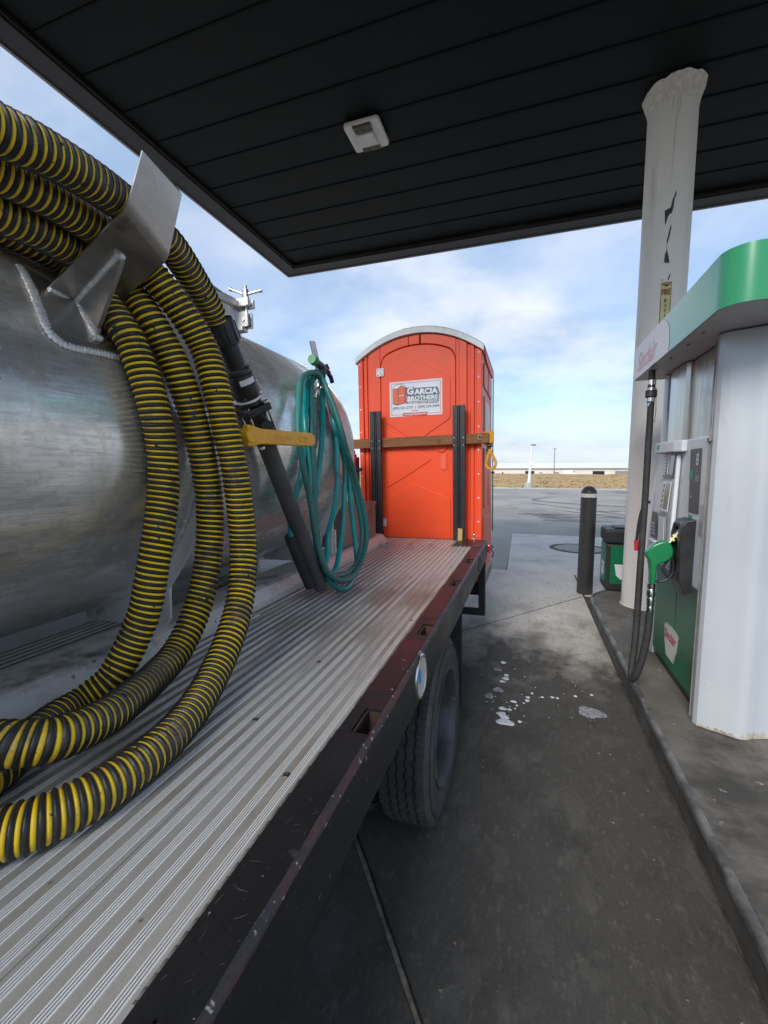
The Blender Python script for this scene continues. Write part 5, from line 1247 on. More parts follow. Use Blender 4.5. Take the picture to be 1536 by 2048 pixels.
# artwork: cabin drawing, shadowed lettering
flat(art([(185, 320), (240, 240), (330, 205), (430, 205), (510, 245), (552, 300), (552, 690), (340, 745), (300, 755), (185, 720)]), 'sign_ink', 1)
flat(art([(195, 330), (235, 262), (330, 218), (420, 215), (500, 252), (544, 300), (530, 300), (480, 262), (400, 245), (350, 290), (330, 312)]), 'sign_pale', 2)
flat(art([(195, 345), (325, 325), (335, 730), (195, 705)]), 'sign_orange', 2)
flat(art([(345, 320), (400, 262), (470, 268), (495, 310), (495, 690), (345, 725)]), 'sign_orange', 2)
flat(art([(502, 310), (545, 330), (545, 680), (502, 690)]), 'sign_red', 2)
flat(art([(352, 500), (488, 485), (488, 500), (352, 515)]), 'sign_pale', 3)
flat(art([(545, 300), (735, 275), (745, 310), (1330, 285), (1385, 470), (1360, 490), (1362, 610), (560, 630), (560, 500), (545, 480)]), 'sign_grey', 1)
flat(art([(545, 660), (1365, 620), (1330, 690), (545, 715)]), 'sign_grey', 1)
def stext(s, x, y, w, h, m_, lay, bold=0.0):
    o = Vector((fx(x), SY - .0006 * lay, fz(x, y))); sl = Vector((1, 0, .0)).normalized()
    return text(s, 'lettering', m_, sb, o, sl, Z_, SW * w / 1330, SH * h / 905, depth=.0, bold=bold)
stext('G', 645, 385, 165, 185, 'sign_pale', 2, .04); stext('ARCIA', 1040, 395, 590, 150, 'sign_pale', 2, .045)
stext('BROTHERS', 955, 558, 760, 110, 'sign_pale', 2, .04)
stext('PORTABLE TOILET RENTALS', 950, 672, 740, 42, 'sign_pale', 2, .03)
stext('(509) 521-2737  |  (509) 539-2494', 775, 808, 1185, 88, 'sign_ink', 1, .02)
for i in range(3): flat(art([(700 + i * 55 + 18 * math.cos(a * .785), 885 + 18 * math.sin(a * .785)) for a in range(8)][::-1]), 'sign_red', 1)
flat(art([(452, 950), (1075, 920), (1075, 1010), (452, 1030)][::-1]), 'sign_red', 2)
stext('www.garciaseptic.com', 765, 978, 560, 62, 'sign_pale', 3, .015)

# ================================================================== FUEL DISPENSER
IZ = .146
fd = thing('fuel_dispenser', 'white and green fuel dispenser number 8 on the concrete island', 'fuel dispenser', (1.16, 2.9, IZ))
b_ = MB(); b_.box(.90, 1.50, 2.50, 3.42, IZ + .001, 2.065); b_.build('cabinet', 'stainless', fd, bevel=.006)
b_ = MB(); b_.box(.885, 1.51, 2.49, 3.44, IZ, IZ + .05); b_.build('plinth', 'plastic_black', fd, bevel=.004)
# near end column, bowed with a blunt ridge
plan = [(.842, 2.500), (.836, 2.455), (.846, 2.432), (.872, 2.416), (.92, 2.398), (.965, 2.378), (.985, 2.366), (1.005, 2.362), (1.03, 2.368), (1.06, 2.386), (1.12, 2.408), (1.30, 2.430), (1.49, 2.440), (1.515, 2.455), (1.52, 2.49)]
b_ = MB(); b_.prism(plan, (0, 0, IZ + .002), X_, Y_, (0, 0, 2.062 - IZ)); ec = b_.build('end_column', 'pump_white', fd, smooth=25)
b_ = MB(); off = [(x - .0012 if x < .9 else x, y - .0014) for x, y in plan[1:-1]]
rg = random.Random(5); n = len(off); hs = [rg.uniform(.010, .030) for _ in off]
fine = []
for i in range(n - 1):
    for q in range(6): s_ = q / 6; fine.append((off[i][0] + (off[i + 1][0] - off[i][0]) * s_, off[i][1] + (off[i + 1][1] - off[i][1]) * s_, rg.uniform(.004, .018) + (.018 if 1.0 < off[i][0] < 1.09 and rg.random() < .6 else 0)))
for (x, y, hh) in fine: b_.v += [Vector((x, y, IZ + .003)), Vector((x, y, IZ + .003 + hh))]
b_.f = [(2 * i, 2 * i + 2, 2 * i + 3, 2 * i + 1) for i in range(len(fine) - 1)]; b_.m = [0] * len(b_.f)
b_.build('grime_line', 'pump_dirty', ec)
b_ = MB()
for (x, z) in ((.905, .62), (.93, 1.02), (.868, .37)):
    i = min(range(n), key=lambda q: abs(off[q][0] - x)); j = min(i + 1, n - 1); f_ = 0 if j == i else (x - off[i][0]) / (off[j][0] - off[i][0] + 1e-6); y = off[i][1] + (off[j][1] - off[i][1]) * f_
    b_.add([(x - .004, y - .0012, z), (x + .003, y - .0014, z + .004), (x + .006, y - .0012, z + .018), (x - .001, y - .0012, z + .012)], [(0, 1, 2, 3)])
o = b_.build('scuffs', 'label_grey', ec); o['kind'] = 'stuff'
b_ = MB(); b_.prism([(.872, 3.36), (.862, 3.40), (.872, 3.46), (.93, 3.50), (1.48, 3.50), (1.5, 3.43), (.90, 3.43), (.895, 3.36)], (0, 0, IZ + .002), X_, Y_, (0, 0, 1.916)); b_.build('end_column', 'pump_white', fd, smooth=25)
b_ = MB(); b_.box(.8345, .8405, 2.500, 2.5035, IZ + .01, 2.05); b_.build('corner_seam', 'iron', ec)
b_ = MB(); b_.cyl((.935, 2.435, 1.98), (.935, 2.40, 1.98), .006, n=8); b_.build('column_screw', 'iron', ec)
# upper stainless housing
b_ = MB(); b_.prism([(.94, 2.985), (.885, 2.99), (.868, 3.01), (.862, 3.10), (.864, 3.28), (.875, 3.325), (.90, 3.34), (.94, 3.34)], (0, 0, 1.50), X_, Y_, (0, 0, .562)); b_.build('upper_housing', 'stainless', fd, smooth=25)
b_ = MB(); b_.box(.893, .8985, 2.502, 2.984, 1.58, 2.06); up_ = b_.build('upper_panel', 'stainless', fd)
# warning notice
b_ = MB(); b_.box(.8905, .8915, 2.51, 2.68, 1.775, 2.005); wn_ = b_.build('warning_notice', 'badge_white', up_)
b_ = MB(); b_.box(.8888, .8898, 2.51, 2.68, 1.965, 2.005); b_.build('red_header', 'label_red', wn_)
text('WARNING', 'lettering', 'badge_white', wn_, (.8880, 2.595, 1.984), -Y_, Z_, .145, .024, bold=.02)
for i in range(6):
    z = 1.950 - i * .0215 - (.025 if i == 5 else 0)
    b_ = MB(); b_.tube([Vector((.8890, 2.655 + .009 * math.cos(q * .63), z + .009 * math.sin(q * .63))) for q in range(11)], .0012, 5); b_.tube([Vector((.8890, 2.649, z + .006)), Vector((.8890, 2.661, z - .006))], .0010, 5); b_.build('prohibition_symbol', 'label_red', wn_)
    b_ = MB(); b_.box(.8892, .8899, 2.53, 2.63, z - .003, z + .001); b_.box(.8892, .8899, 2.55, 2.63, z + .004, z + .007); b_.build('print_line', 'label_grey', wn_)
b_ = MB(); b_.box(.8905, .8915, 2.52, 2.62, 1.60, 1.70); nb = b_.build('small_notice', 'sign_white', up_)
# header sign (valance)
VX, VZ0, VZ1 = .70, 2.070, 2.285
def vpath(): return [(VX + .004, 3.55), (VX, 3.54), (VX, 2.80), (VX, 2.13)] + arc(VX + .10, 2.13, .10, 180, 270, 8)[1:] + [(1.06, 2.03), (1.60, 2.03)]
vp = vpath()
def vstrip(pts, m_, nm, z0=VZ0, z1=VZ1, off=0.0, par=None):
    b = MB(); q = [Vector((x, y, 0)) for x, y in pts]
    for i, p in enumerate(q):
        d = (q[min(i + 1, len(q) - 1)] - q[max(i - 1, 0)]).normalized(); nn = Vector((-d.y, d.x, 0)) * -1
        nn = Vector((d.y, -d.x, 0))
        for z in (z0, z1): b.v += [p + nn * off + Z_ * z, p + nn * (off - .006) + Z_ * z]
    for i in range(len(q) - 1):
        k = 4 * i; b.f += [(k, k + 2, k + 6, k + 4), (k + 1, k + 5, k + 7, k + 3), (k + 2, k + 3, k + 7, k + 6), (k, k + 4, k + 5, k + 1)]; b.m += [0] * 4
    k = 4 * (len(q) - 1); b.f += [(0, 1, 3, 2), (k, k + 2, k + 3, k + 1)]; b.m += [0, 0]
    return b.build(nm, m_, par or fd, smooth=30)
hd_ = vstrip(vp[1:4] + arc(VX + .10, 2.13, .10, 180, 270, 8)[1:] + [(1.06, 2.03)], 'pump_green', 'header_sign')
vstrip([(1.066, 2.03), (1.62, 2.03)], 'pump_green', 'header_panel', par=hd_)
b_ = MB(); cv = [(2.74, VZ0), (2.735, 2.13), (2.75, 2.20), (2.80, 2.25), (2.88, VZ1)]
b_.v = [Vector((VX - .0012 - .0062, y, z)) for y, z in cv + [(3.541, VZ1), (3.541, VZ0)]]; b_.v = [Vector((VX - .0012, p.y, p.z)) for p in b_.v]
b_.f = [tuple(range(len(b_.v)))]; b_.m = [0]; b_.build('white_field', 'badge_white', hd_)
sof = [(VX + .0072, 3.535)] + arc(VX + .107, 2.137, .0998, 180, 270, 8) + [(1.60, 2.0372), (1.60, 3.535)]
b_ = MB(); b_.prism(sof, (0, 0, VZ0 + .002), X_, Y_, (0, 0, .008)); b_.prism(sof, (0, 0, VZ1 - .03), X_, Y_, (0, 0, .018)); b_.box(VX + .007, 1.6, 3.536, 3.545, VZ0, VZ1); b_.build('header_soffit', 'label_grey', hd_)
text('Sinclair', 'lettering', 'badge_pink', hd_, (VX - .0014, 3.20, 2.165), -Y_, Z_, .46, .125, shear=.25, bold=.015)
for y in (2.42, 2.62, 2.90, 3.2): b_ = MB(); b_.cyl((.755, y, VZ0 + .0018), (.755, y, VZ0 - .004), .007, n=10); b_.build('soffit_screw', 'iron', hd_)
# lower door
b_ = MB(); b_.box(.872, .8985, 2.502, 3.355, IZ + .056, .80); ld_ = b_.build('lower_door', 'pump_green_low', fd, bevel=.003)
b_ = MB(); b_.box(.8702, .8717, 2.93, 3.0, IZ + .056, .80); b_.build('door_stripe', 'pump_green_low', ld_, bevel=.002)
b_ = MB(); b_.cyl((.8715, 2.76, .765), (.866, 2.76, .765), .012, n=12); b_.build('door_lock', 'bolt', ld_)
bp_ = [(3.11, .452), (3.06, .466), (2.975, .470), (2.89, .466), (2.84, .452), (2.862, .345), (2.905, .262), (3.045, .262), (3.088, .345)]
def badge(s_, x, m_, nm, par):
    b = MB(); c = (2.975, .372); b.prism([(c[0] + (y - c[0]) * s_, c[1] + (z - c[1]) * s_) for y, z in bp_], (x, 0, 0), Y_, Z_, (-.0012, 0, 0)); return b.build(nm, m_, par)
bd = badge(1.0, .8695, 'badge_white', 'badge', ld_); badge(.95, .8681, 'pump_green_low', 'badge_outline', bd); badge(.925, .8667, 'badge_white', 'badge_field', bd)
text('Sinclair', 'lettering', 'badge_red', bd, (.8650, 2.975, .405), -Y_, Z_, .215, .062, shear=.2, bold=.02)
# payment bezel, leaning, with hood, screen, keypad, reader
def slab_yz(poly, x0, x1, m_, nm, par, bevel=.004, lean=None):
    b = MB(); b.prism(poly, (x0, 0, 0), Y_, Z_, (x1 - x0, 0, 0))
    if lean:
        for p in b.v: p.x += lean(p.z)
    return b.build(nm, m_, par, bevel=bevel)
ln = lambda z: -.035 * max(0, min(1, (1.58 - z) / .5)) + .02 * max(0, min(1, (1.15 - z) / .4))
bz_ = slab_yz(rrect(2.505, 3.345, .815, 1.605, .03), .838, .8985, 'bezel', 'bezel_frame', fd, .012)
pm = slab_yz([(2.872, .86), (3.335, .86), (3.30, 1.25), (3.235, 1.52), (2.872, 1.52)], .815, .838, 'bezel', 'payment_module', bz_, .008, ln)
b_ = MB(); b_.prism([(2.80, .838), (3.24, .838), (3.25, .80), (3.18, .775), (3.02, .768), (2.86, .785), (2.80, .81)], (0, 0, 1.535), Y_, X_, (0, 0, .066)); hd2 = b_.build('hood', 'bezel', bz_, bevel=.008)
b_ = MB(); b_.box(.7655, .7665, 3.02, 3.07, 1.565, 1.59); b_.build('hood_logo', 'label_green', hd2) if False else None
b_ = MB(); b_.prism([(3.085, 1.558), (3.13, 1.558), (3.13, 1.59), (3.075, 1.59)], (.7700, 0, 0), Y_, Z_, (-.0016, 0, 0)); b_.build('hood_decal', 'label_green', hd2)
slab_yz([(2.885, 1.385), (3.075, 1.385), (3.085, 1.525), (2.885, 1.525)], .8105, .8142, 'panel_dark', 'display_surround', pm, 0, ln)
slab_yz([(2.89, 1.405), (2.965, 1.405), (2.965, 1.515), (2.89, 1.515)], .8090, .8102, 'screen', 'display', pm, 0, ln)
for i in range(6): slab_yz([(3.045, 1.405 + i * .018), (3.07, 1.405 + i * .018), (3.07, 1.416 + i * .018), (3.045, 1.416 + i * .018)], .8085, .8102, 'badge_white', 'grade_button', pm, 0, ln)
slab_yz([(2.99, 1.41), (3.00, 1.41), (3.00, 1.515), (2.99, 1.515)], .8085, .8102, 'badge_white', 'card_slot', pm, 0, ln)
slab_yz([(2.90, 1.185), (3.05, 1.185), (3.05, 1.365), (2.90, 1.365)], .8120, .8146, 'badge_white', 'screen_surround', pm, 0, ln)
slab_yz([(2.91, 1.20), (2.99, 1.20), (2.99, 1.355), (2.91, 1.355)], .8100, .8118, 'screen', 'payment_screen', pm, 0, ln)
for i in range(5): slab_yz([(3.016, 1.205 + i * .031), (3.032, 1.205 + i * .031), (3.032, 1.224 + i * .031), (3.016, 1.224 + i * .031)], .8100, .8118, 'panel_dark', 'soft_key', pm, 0, ln)
slab_yz([(3.075, 1.0), (3.20, 1.0), (3.19, 1.165), (3.085, 1.165)], .8085, .8142, 'panel_dark', 'reader_panel', pm, 0, ln)
for i in range(4):
    for j in range(3): slab_yz([(3.10 + j * .03, 1.02 + i * .022), (3.12 + j * .03, 1.02 + i * .022), (3.12 + j * .03, 1.034 + i * .022), (3.10 + j * .03, 1.034 + i * .022)], .8065, .8083, 'keys', 'key', pm, 0, ln)
slab_yz([(2.91, .93), (3.055, .93), (3.055, 1.165), (2.91, 1.165)], .8110, .8144, 'keys', 'printer_door', pm, 0, ln)
slab_yz([(2.925, .95), (3.04, .95), (3.04, 1.15), (2.925, 1.15)], .8085, .8108, 'bezel', 'receipt_flap', pm, 0, ln)
b_ = MB(); b_.prism([(3.09, .775), (3.22, .775), (3.22, .83), (3.09, .83)], (0, 0, .965), Y_, X_, (0, 0, .02)); b_.build('card_reader', 'bezel', pm, bevel=.006)
# grade panel with the pump number
gp = slab_yz([(2.575, 1.205), (2.715, 1.205), (2.742, 1.545), (2.588, 1.545)], .834, .8378, 'panel_dark', 'number_panel', bz_, .002)
text('8', 'pump_number', 'badge_white', gp, (.8326, 2.625, 1.488), -Y_, Z_, .038, .062, bold=.01)
text('4', 'pump_number', 'label_grey', gp, (.8326, 2.622, 1.43), -Y_, Z_, .014, .018)
b_ = MB(); b_.box(.8320, .8335, 2.685, 2.728, 1.385, 1.43); b_.build('green_decal', 'label_green', gp)
for i in range(4): b_ = MB(); b_.box(.8326, .8337, 2.60, 2.645, 1.40 - i * .008, 1.403 - i * .008); b_.build('print_line', 'label_grey', gp)
for i in range(2): b_ = MB(); b_.box(.8326, .8337, 2.67, 2.705, 1.285 + i * .007, 1.288 + i * .007); b_.build('print_line', 'label_grey', gp)
b_ = MB(); b_.box(.8352, .8376, 2.508, 2.555, 1.10, 1.26); b_.build('access_flap', 'pump_white', bz_, bevel=.001)
b_ = MB(); b_.box(.829, .8376, 2.48, 2.512, 1.572, 1.588); b_.build('bezel_hinge', 'iron', bz_)
b_ = MB(); b_.box(.8352, .8376, 2.655, 2.715, 1.13, 1.19); b_.build('boot_decal', 'label_green', bz_)
# nozzle boot
b_ = MB(); b_.prism([(.838, .79), (.805, .765), (.778, .84), (.770, 1.09), (.778, 1.14), (.795, 1.165), (.838, 1.175)], (0, 2.595, 0), X_, Z_, (0, .05, 0)); b_.prism([(.838, .79), (.805, .765), (.778, .84), (.770, 1.09), (.778, 1.14), (.795, 1.165), (.838, 1.175)], (0, 2.735, 0), X_, Z_, (0, .018, 0)); b_.box(.818, .837, 2.646, 2.734, .80, 1.17)
b_.prism([(.838, 1.175), (.838, 1.14), (.785, 1.12), (.776, 1.145), (.795, 1.165)], (0, 2.6455, 0), X_, Z_, (0, .089, 0)); b_.prism([(.838, .79), (.805, .765), (.782, .83), (.79, .88), (.838, .86)], (0, 2.6455, 0), X_, Z_, (0, .089, 0))
b_.build('nozzle_boot', 'plastic_black', fd, bevel=.004)

# ------------------------------------------------------------------ nozzle in the boot (profile in X-Z at Y = 2.69)
NY = 2.69
fn = thing('fuel_nozzle', 'green fuel nozzle hanging in the black boot of the dispenser', 'fuel nozzle', (.68, NY, .66))
def nprism(poly, y0, y1, m_, nm, bev=.006, seg=3): b = MB(); b.prism(poly, (0, y0, 0), X_, Z_, (0, y1 - y0, 0)); return b.build(nm, m_, fn, bevel=bev, seg=seg, smooth=45)
nb_ = nprism([(.652, .935), (.640, .948), (.637, .972), (.648, .995), (.662, 1.015), (.676, 1.028), (.708, 1.043), (.735, 1.046), (.752, 1.030), (.765, 1.002), (.764, .965), (.750, .942), (.728, .928), (.700, .915), (.692, .90), (.688, .80), (.664, .797), (.662, .86)], NY - .028, NY + .028, 'nozzle_body', 'body', .012)
b_ = MB(); b_.cyl((.655, NY, .965), (.640, NY, .958), .022, n=16); b_.build('vent_cap', 'nozzle_body', nb_, bevel=.003, smooth=40)
b_ = MB(); b_.tube(spline([(.745, NY, 1.028), (.768, NY, 1.062), (.79, NY, 1.095), (.808, NY, 1.118)], .006), .0125, 14); sp = b_.build('spout', 'chrome', fn, smooth=50)
mat('spout_tag', (.80, .72, .20), None, .4)
for p, q in (((.759, NY, 1.048), (.766, NY, 1.059)), ((.772, NY, 1.067), (.779, NY, 1.078))): b_ = MB(); b_.cyl(p, q, .0140, n=14); b_.build('spout_band', 'spout_tag', sp)
b_ = MB(); b_.tube(spline([(.764, NY, .955), (.775, NY, .91), (.772, NY, .86), (.745, NY, .826), (.71, NY, .812), (.688, NY, .818)], .008), .0065, 8); b_.build('lever_guard', 'plastic_black', fn, smooth=50)
b_ = MB(); b_.tube(spline([(.752, NY, .945), (.735, NY, .915), (.728, NY, .885), (.742, NY, .855), (.757, NY, .838)], .008), .0075, 8); b_.tube([(.757, NY, .838), (.762, NY, .90)], .004, 6); b_.build('lever', 'plastic_black', fn, smooth=50)
b_ = MB(); b_.lathe((.676, NY, .80), Vector((0, 0, -1)), [(.015, -.002), (.020, .0), (.020, .028), (.017, .031), (.019, .036), (.022, .060), (.021, .075), (.016, .078), (.018, .084), (.020, .10), (.019, .128), (.015, .13), (.017, .136), (.019, .16), (.018, .164)], 20); b_.build('swivel', 'chrome', fn, smooth=35)

# fuel hose: from the header down to a low loop and up to the nozzle
fh = thing('fuel_hose', 'black fuel hose hanging from the header down to the green nozzle', 'hose', (.63, 2.78, .17))
top = [(.722, 3.15, 2.06), (.726, 3.15, 1.90), (.722, 3.13, 1.72), (.714, 3.10, 1.559), (.703, 3.05, 1.245), (.688, 3.0, .935), (.668, 2.92, .642), (.650, 2.855, .406), (.628, 2.80, .255), (.618, 2.755, .205), (.622, 2.715, .225), (.640, 2.70, .29), (.660, 2.695, .40), (.672, 2.69, .519), (.676, NY, .636)]
b_ = MB(); b_.tube(spline(top, .02), .0195, 14); b_.build('hose', 'rubber', fh, smooth=60)
b_ = MB(); b_.lathe((.724, 3.15, 2.0), Vector((0, 0, -1)), [(.018, -.05), (.018, .0), (.024, .002), (.024, .03), (.020, .034), (.023, .05), (.023, .062), (.033, .066), (.033, .105), (.030, .108), (.023, .112), (.023, .135), (.019, .138), (.022, .145), (.022, .165), (.017, .168)], 22, mats=[1, 1, 0, 0, 1, 0, 0, 1, 1, 1, 0, 0, 1, 0, 0]); b_.build('breakaway_coupling', ['chrome', 'plastic_black'], fh, smooth=35)
b_ = MB(); b_.tube([(.750, 3.15, 1.95), (.757, 3.15, 1.80), (.752, 3.15, 1.735), (.735, 3.15, 1.735)], .0028, 6); b_.build('coupling_lanyard', 'chrome', fh)
# thin air line with a red end on the far side of the dispenser
al = thing('squeegee_cord', 'thin black cord with red grip looped beside the far end of the pump', 'cord', (.765, 3.5, .86))
b_ = MB(); b_.tube(spline([(.88, 3.47, 1.20), (.82, 3.47, 1.205), (.785, 3.46, 1.16), (.765, 3.45, 1.06), (.757, 3.45, .93)], .02), .010, 10); b_.build('cord', 'rubber', al, smooth=60)
b_ = MB(); b_.lathe((.757, 3.45, .93), Vector((0, 0, -1)), [(.0, -.001), (.016, .0), (.016, .018), (.012, .075), (0, .076)], 14); b_.build('red_grip', 'red_plastic', al, smooth=50)

# ------------------------------------------------------------------ bollard
bl = thing('bollard', 'dark grey domed bollard with white band at the island end', 'bollard', (.672, 5.37, 0))
b_ = MB(); b_.lathe((.672, 5.37, 0), Z_, [(.084, 0), (.086, .01), (.0845, 1.125)], 40); b_.build('sleeve', 'bollard', bl, smooth=40)
b_ = MB(); b_.lathe((.672, 5.37, 0), Z_, [(.0845, 1.124), (.0862, 1.126), (.0862, 1.166), (.0845, 1.168)], 40); b_.build('white_band', 'cone_white', bl, smooth=30)
b_ = MB(); b_.lathe((.672, 5.37, 0), Z_, [(.0848 * math.cos(R(a)), 1.166 + .088 * math.sin(R(a))) for a in range(0, 91, 9)], 40); b_.build('dome', 'bollard', bl, smooth=60)
# ------------------------------------------------------------------ waste bin behind the column
wb_ = thing('waste_bin', 'black waste bin with green panels behind the white column', 'waste bin', (1.0, 5.18, IZ))
b_ = MB(); b_.box(.822, 1.16, 4.985, 5.36, IZ, .655); b_.build('bin_body', 'bin_black', wb_, bevel=.02)
b_ = MB(); b_.prism([(.808, 4.968), (1.18, 4.968), (1.18, 5.38), (.808, 5.38)], (0, 0, .66), X_, Y_, (0, 0, .15)); b_.build('bin_hood', 'bin_black', wb_, bevel=.025)
b_ = MB(); b_.box(.9, 1.08, 5.06, 5.28, .811, .828); b_.build('bin_lid', 'bin_black', wb_, bevel=.01)
b_ = MB(); b_.box(.8185, .8215, 5.02, 5.33, .23, .64); gpn = b_.build('green_panel', 'pump_green_low', wb_)
b_ = MB(); b_.prism([(5.10, .44), (5.25, .44), (5.24, .32), (5.20, .28), (5.15, .28), (5.11, .32)], (.8180, 0, 0), Y_, Z_, (-.001, 0, 0)); bb = b_.build('badge', 'badge_white', gpn); text('Sinclair', 'lettering', 'badge_red', bb, (.8162, 5.175, .395), -Y_, Z_, .12, .035, shear=.2)
b_ = MB(); b_.box(.86, 1.12, 4.981, 4.984, .23, .64); gp2 = b_.build('green_panel', 'pump_green_low', wb_)
b_ = MB(); b_.prism([(.90, .44), (1.08, .44), (1.06, .32), (1.02, .28), (.96, .28), (.92, .32)], (0, 4.9805, 0), X_, Z_, (0, -.001, 0)); b_.build('badge', 'badge_white', gp2)

# ================================================================== BACKGROUND
def shed(name, label, x0, x1, y, dep, zb, ze, zr, doors, wall='shed_wall', roof='shed_roof', posts=0):
    t = thing(name, label, 'shed', ((x0 + x1) / 2, y, zb), group='farm sheds beyond the field')
    b = MB(); b.box(x0, x1, y, y + dep, zb, ze); b.build('wall', wall, t)
    b = MB(); b.prism([(y - 1.2, ze - .15), (y + dep / 2, zr), (y + dep + 1.2, ze - .15), (y + dep + 1.2, ze + .15), (y + dep / 2, zr + .3), (y - 1.2, ze + .15)], (x0 - 1, 0, 0), Y_, Z_, (x1 - x0 + 2, 0, 0)); b.build('roof', roof, t)
    b = MB(); b.box(x0 - 1, x1 + 1, y - 1.32, y - 1.21, ze - .05, ze + .12); b.build('gutter', 'label_grey', t)
    for (a, c, z1) in doors: b = MB(); b.box(a, c, y - .12, y - .01, zb, zb + z1); b.build('doorway', 'shed_dark', t)
    return t
BY = 265
shed('long_shed', 'long low white shed with dark doorways beyond the field', -60, 56, BY, 26, -1.75, 2.75, 5.6, [(-1.5, 3.5, 2.9), (34.5, 40.5, 2.9), (-22, -19, 2.6), (46.5, 47.6, 2.2), (-14.8, -14, 2.2)])
shed('open_shed', 'shed with blue-grey roof at the right end of the long shed', 60, 92, BY - 8, 30, -1.75, 2.4, 6.6, [(62, 66, 2.2), (68, 73, 2.6), (76, 80, 2.0)], roof='shed_roof_blue')
def pole(label, x, y, zb, h, m_, r=.09, lean=0.0, base=False, head='side', box=False):
    t = thing('street_lamp', label, 'lamp post', (x, y, zb), group='lamp posts round the lot')
    b = MB(); b.cyl((x, y, zb), (x + lean, y, zb + h), r, r * .6, 12); b.build('pole', m_, t, smooth=50)
    b = MB()
    if head == 'side': b.box(x + lean - .08, x + lean + .30, y - .10, y + .10, zb + h - .02, zb + h + .10)
    else: b.box(x + lean - .65, x + lean + .65, y - .3, y + .3, zb + h, zb + h + .28)
    b.build('lamp_head', 'pole_grey' if head == 'side' else m_, t, bevel=.02)
    if base: b = MB(); b.cyl((x, y, zb - .1), (x, y, zb + .42), .36, .30, 16); b.build('concrete_base', 'kerb', t, smooth=40)
    if box: b = MB(); b.box(x + .02, x + .30, y - .14, y + .14, zb + 1.8, zb + 2.05); b.build('junction_box', 'cone_white', t)
    return t
pole('white lamp post on a concrete base at the far kerb', .08, 36.1, .06, 3.35, 'cone_white', .13, .16, True, 'side', True)
pole('dark lamp post standing in front of the long shed', 10.2, 190, -.8, 11.0, 'pole_grey', .22, 0, False, 'flat')
pole('distant lamp post rising above the blue-roofed shed', 57.5, 240, -1.5, 12.5, 'pole_grey', .22, 0, False, 'side')
def car(label, x, y, zb, L, H, m_, kind):
    t = thing('parked_vehicle', label, 'vehicle', (x, y, zb), group='vehicles parked by the sheds')
    b = MB()
    if kind == 'car': pr = [(-L / 2, .35), (L / 2, .35), (L / 2, .85), (L * .30, .98), (L * .16, H), (-L * .28, H), (-L * .42, .98), (-L / 2, .9)]
    elif kind == 'pickup': pr = [(-L / 2, .45), (L / 2, .45), (L / 2, 1.05), (L * .26, 1.12), (L * .16, H), (-L * .10, H), (-L * .14, 1.1), (-L / 2, 1.1)]
    else: pr = [(-L / 2, .6), (L / 2, .6), (L / 2, 1.6), (L * .42, H * .8), (L * .30, H), (-L / 2, H)]
    b.prism(pr, (x, y - .9, zb), X_, Z_, (0, 1.8, 0)); bd_ = b.build('body', m_, t, bevel=.08)
    b = MB(); hh = H * .93; lo = max(1.02, H * .62)
    b.prism([(-L * .24, lo), (L * .22, lo), (L * .14, hh), (-L * .20, hh)] if kind != 'truck' else [(L * .32, H * .6), (L * .44, H * .6), (L * .41, H * .78), (L * .32, H * .9)], (x, y - .93, zb), X_, Z_, (0, .05, 0)); b.build('window', 'car_dark', bd_)
    for sx in (-.32, .32): b = MB(); b.cyl((x + L * sx, y - .95, zb + .36), (x + L * sx, y - .7, zb + .36), .36, n=16); b.build('wheel', 'car_dark', t)
gz = -1.35
car('small white car parked left of the dark lamp post', 6.2, 228, -1.0, 4.6, 1.55, 'car_white', 'car')
car('white pickup parked right of the dark lamp post', 14.2, 240, gz + .1, 5.6, 1.9, 'car_white', 'pickup')
car('white box truck parked in front of the long shed', 20.5, 244, gz, 6.4, 2.9, 'car_white', 'truck')
car('dark machine parked between the dark doorway and the blue roof', 46.0, 246, gz, 6.6, 2.6, 'pole_grey', 'truck')
car('dark pickup parked under the blue-roofed shed', 60.0, 244, gz, 5.6, 1.9, 'car_dark', 'pickup')
car('white car parked under the blue-roofed shed', 66.0, 242, gz, 4.6, 1.6, 'car_white', 'car')
car('red car parked at the right under the blue roof', 71.5, 242, gz, 4.6, 1.5, 'car_red', 'car')
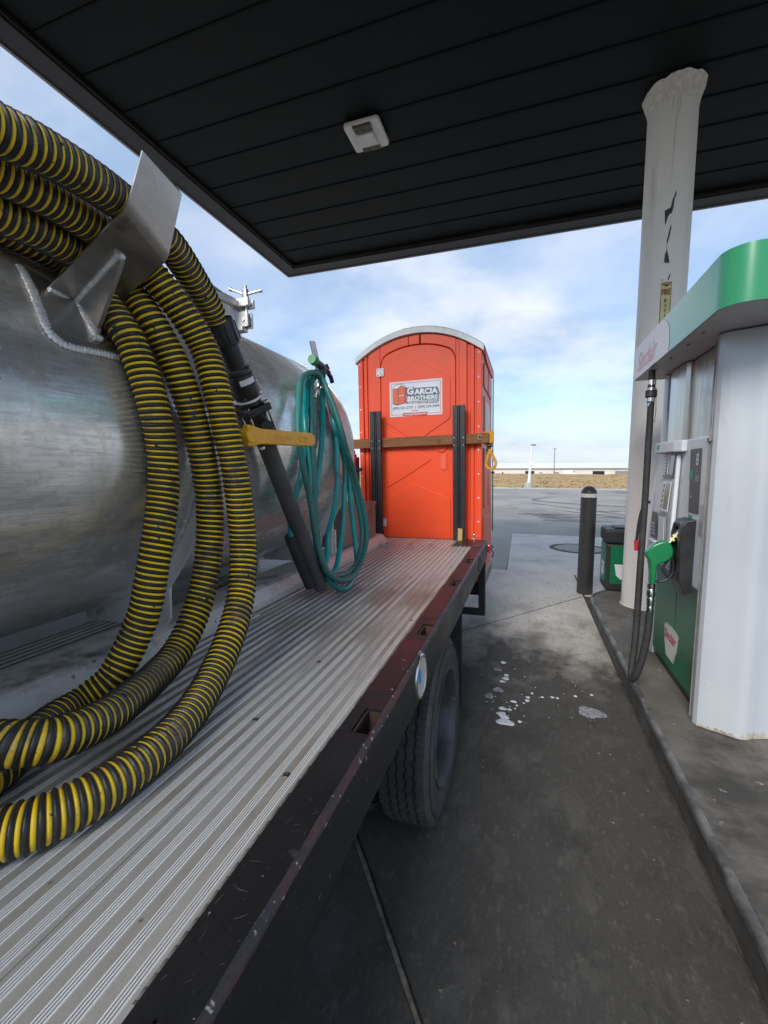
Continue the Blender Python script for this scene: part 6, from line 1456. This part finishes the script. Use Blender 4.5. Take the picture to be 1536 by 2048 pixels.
# low scrub on the field
rg = random.Random(21)
for (x, y, r_) in ((17, 100, .8), (25, 118, 1.0), (3.0, 70, .35), (-1.5, 44, .28), (9, 150, .9)):
    z = field_z(x, y); b = MB()
    for _ in range(260):
        a = rg.uniform(0, 6.28); q = rg.random() ** .5 * r_ * 1.5; h = rg.uniform(0, r_ * .7) * (1 - (q / (1.6 * r_)) ** 2); c = Vector((x + q * math.cos(a), y + q * math.sin(a) * .6, z + h)); s_ = r_ * .16
        d = [Vector((rg.uniform(-1, 1), rg.uniform(-1, 1), rg.uniform(-.2, 1))) * s_ for _ in range(3)]
        b.add([c + d[0], c + d[1], c + d[2]], [(0, 1, 2)])
    lb = {17: 'brown scrub mound in the middle of the field', 25: 'larger brown scrub mound to the right on the field', 3.0: 'small green weed clump left on the field', -1.5: 'green weed clump near the kerb beside the toilet', 9: 'low scrub below the dark lamp post'}[x]
    o = b.build('scrub_bush', 'grass', None, org=(x, y, z)); tag(o, lb, 'bush', 'scrub on the field')

# things behind the tank, left of the toilet
t = thing('red_fitting', 'dark red metal fitting with black knob behind the tank beside the toilet', 'fitting', (-1.27, 3.34, DZ), True)
b_ = MB(); b_.box(-1.36, -1.345, 3.32, 3.36, DZ + .003, 1.585); b_.box(-1.385, -1.33, 3.30, 3.38, 1.35, 1.56); b_.build('red_bar', 'red_jack', t, bevel=.004)
b_ = MB(); b_.cyl((-1.33, 3.33, 1.45), (-1.29, 3.33, 1.46), .014, n=10); b_.box(-1.37, -1.325, 3.31, 3.37, DZ + .0025, DZ + .02); b_.build('black_knob', 'plastic_black', t)
t = thing('tan_container', 'rounded tan container showing behind the tank at the plank end', 'container', (-1.42, 3.36, DZ), True)
b_ = MB(); b_.lathe((-1.43, 3.34, 0), Z_, [(.0, 1.70), (.03, 1.70), (.04, 1.68), (.055, 1.64), (.07, 1.58), (.07, .853), (0, .853)], 20); b_.build('container_body', 'tan_jug', t, smooth=40)
b_ = MB(); b_.lathe((-1.43, 3.34, 0), Z_, [(.072, 1.585), (.074, 1.59), (.074, 1.61), (.072, 1.615)], 20); b_.build('container_band', 'strap', t)
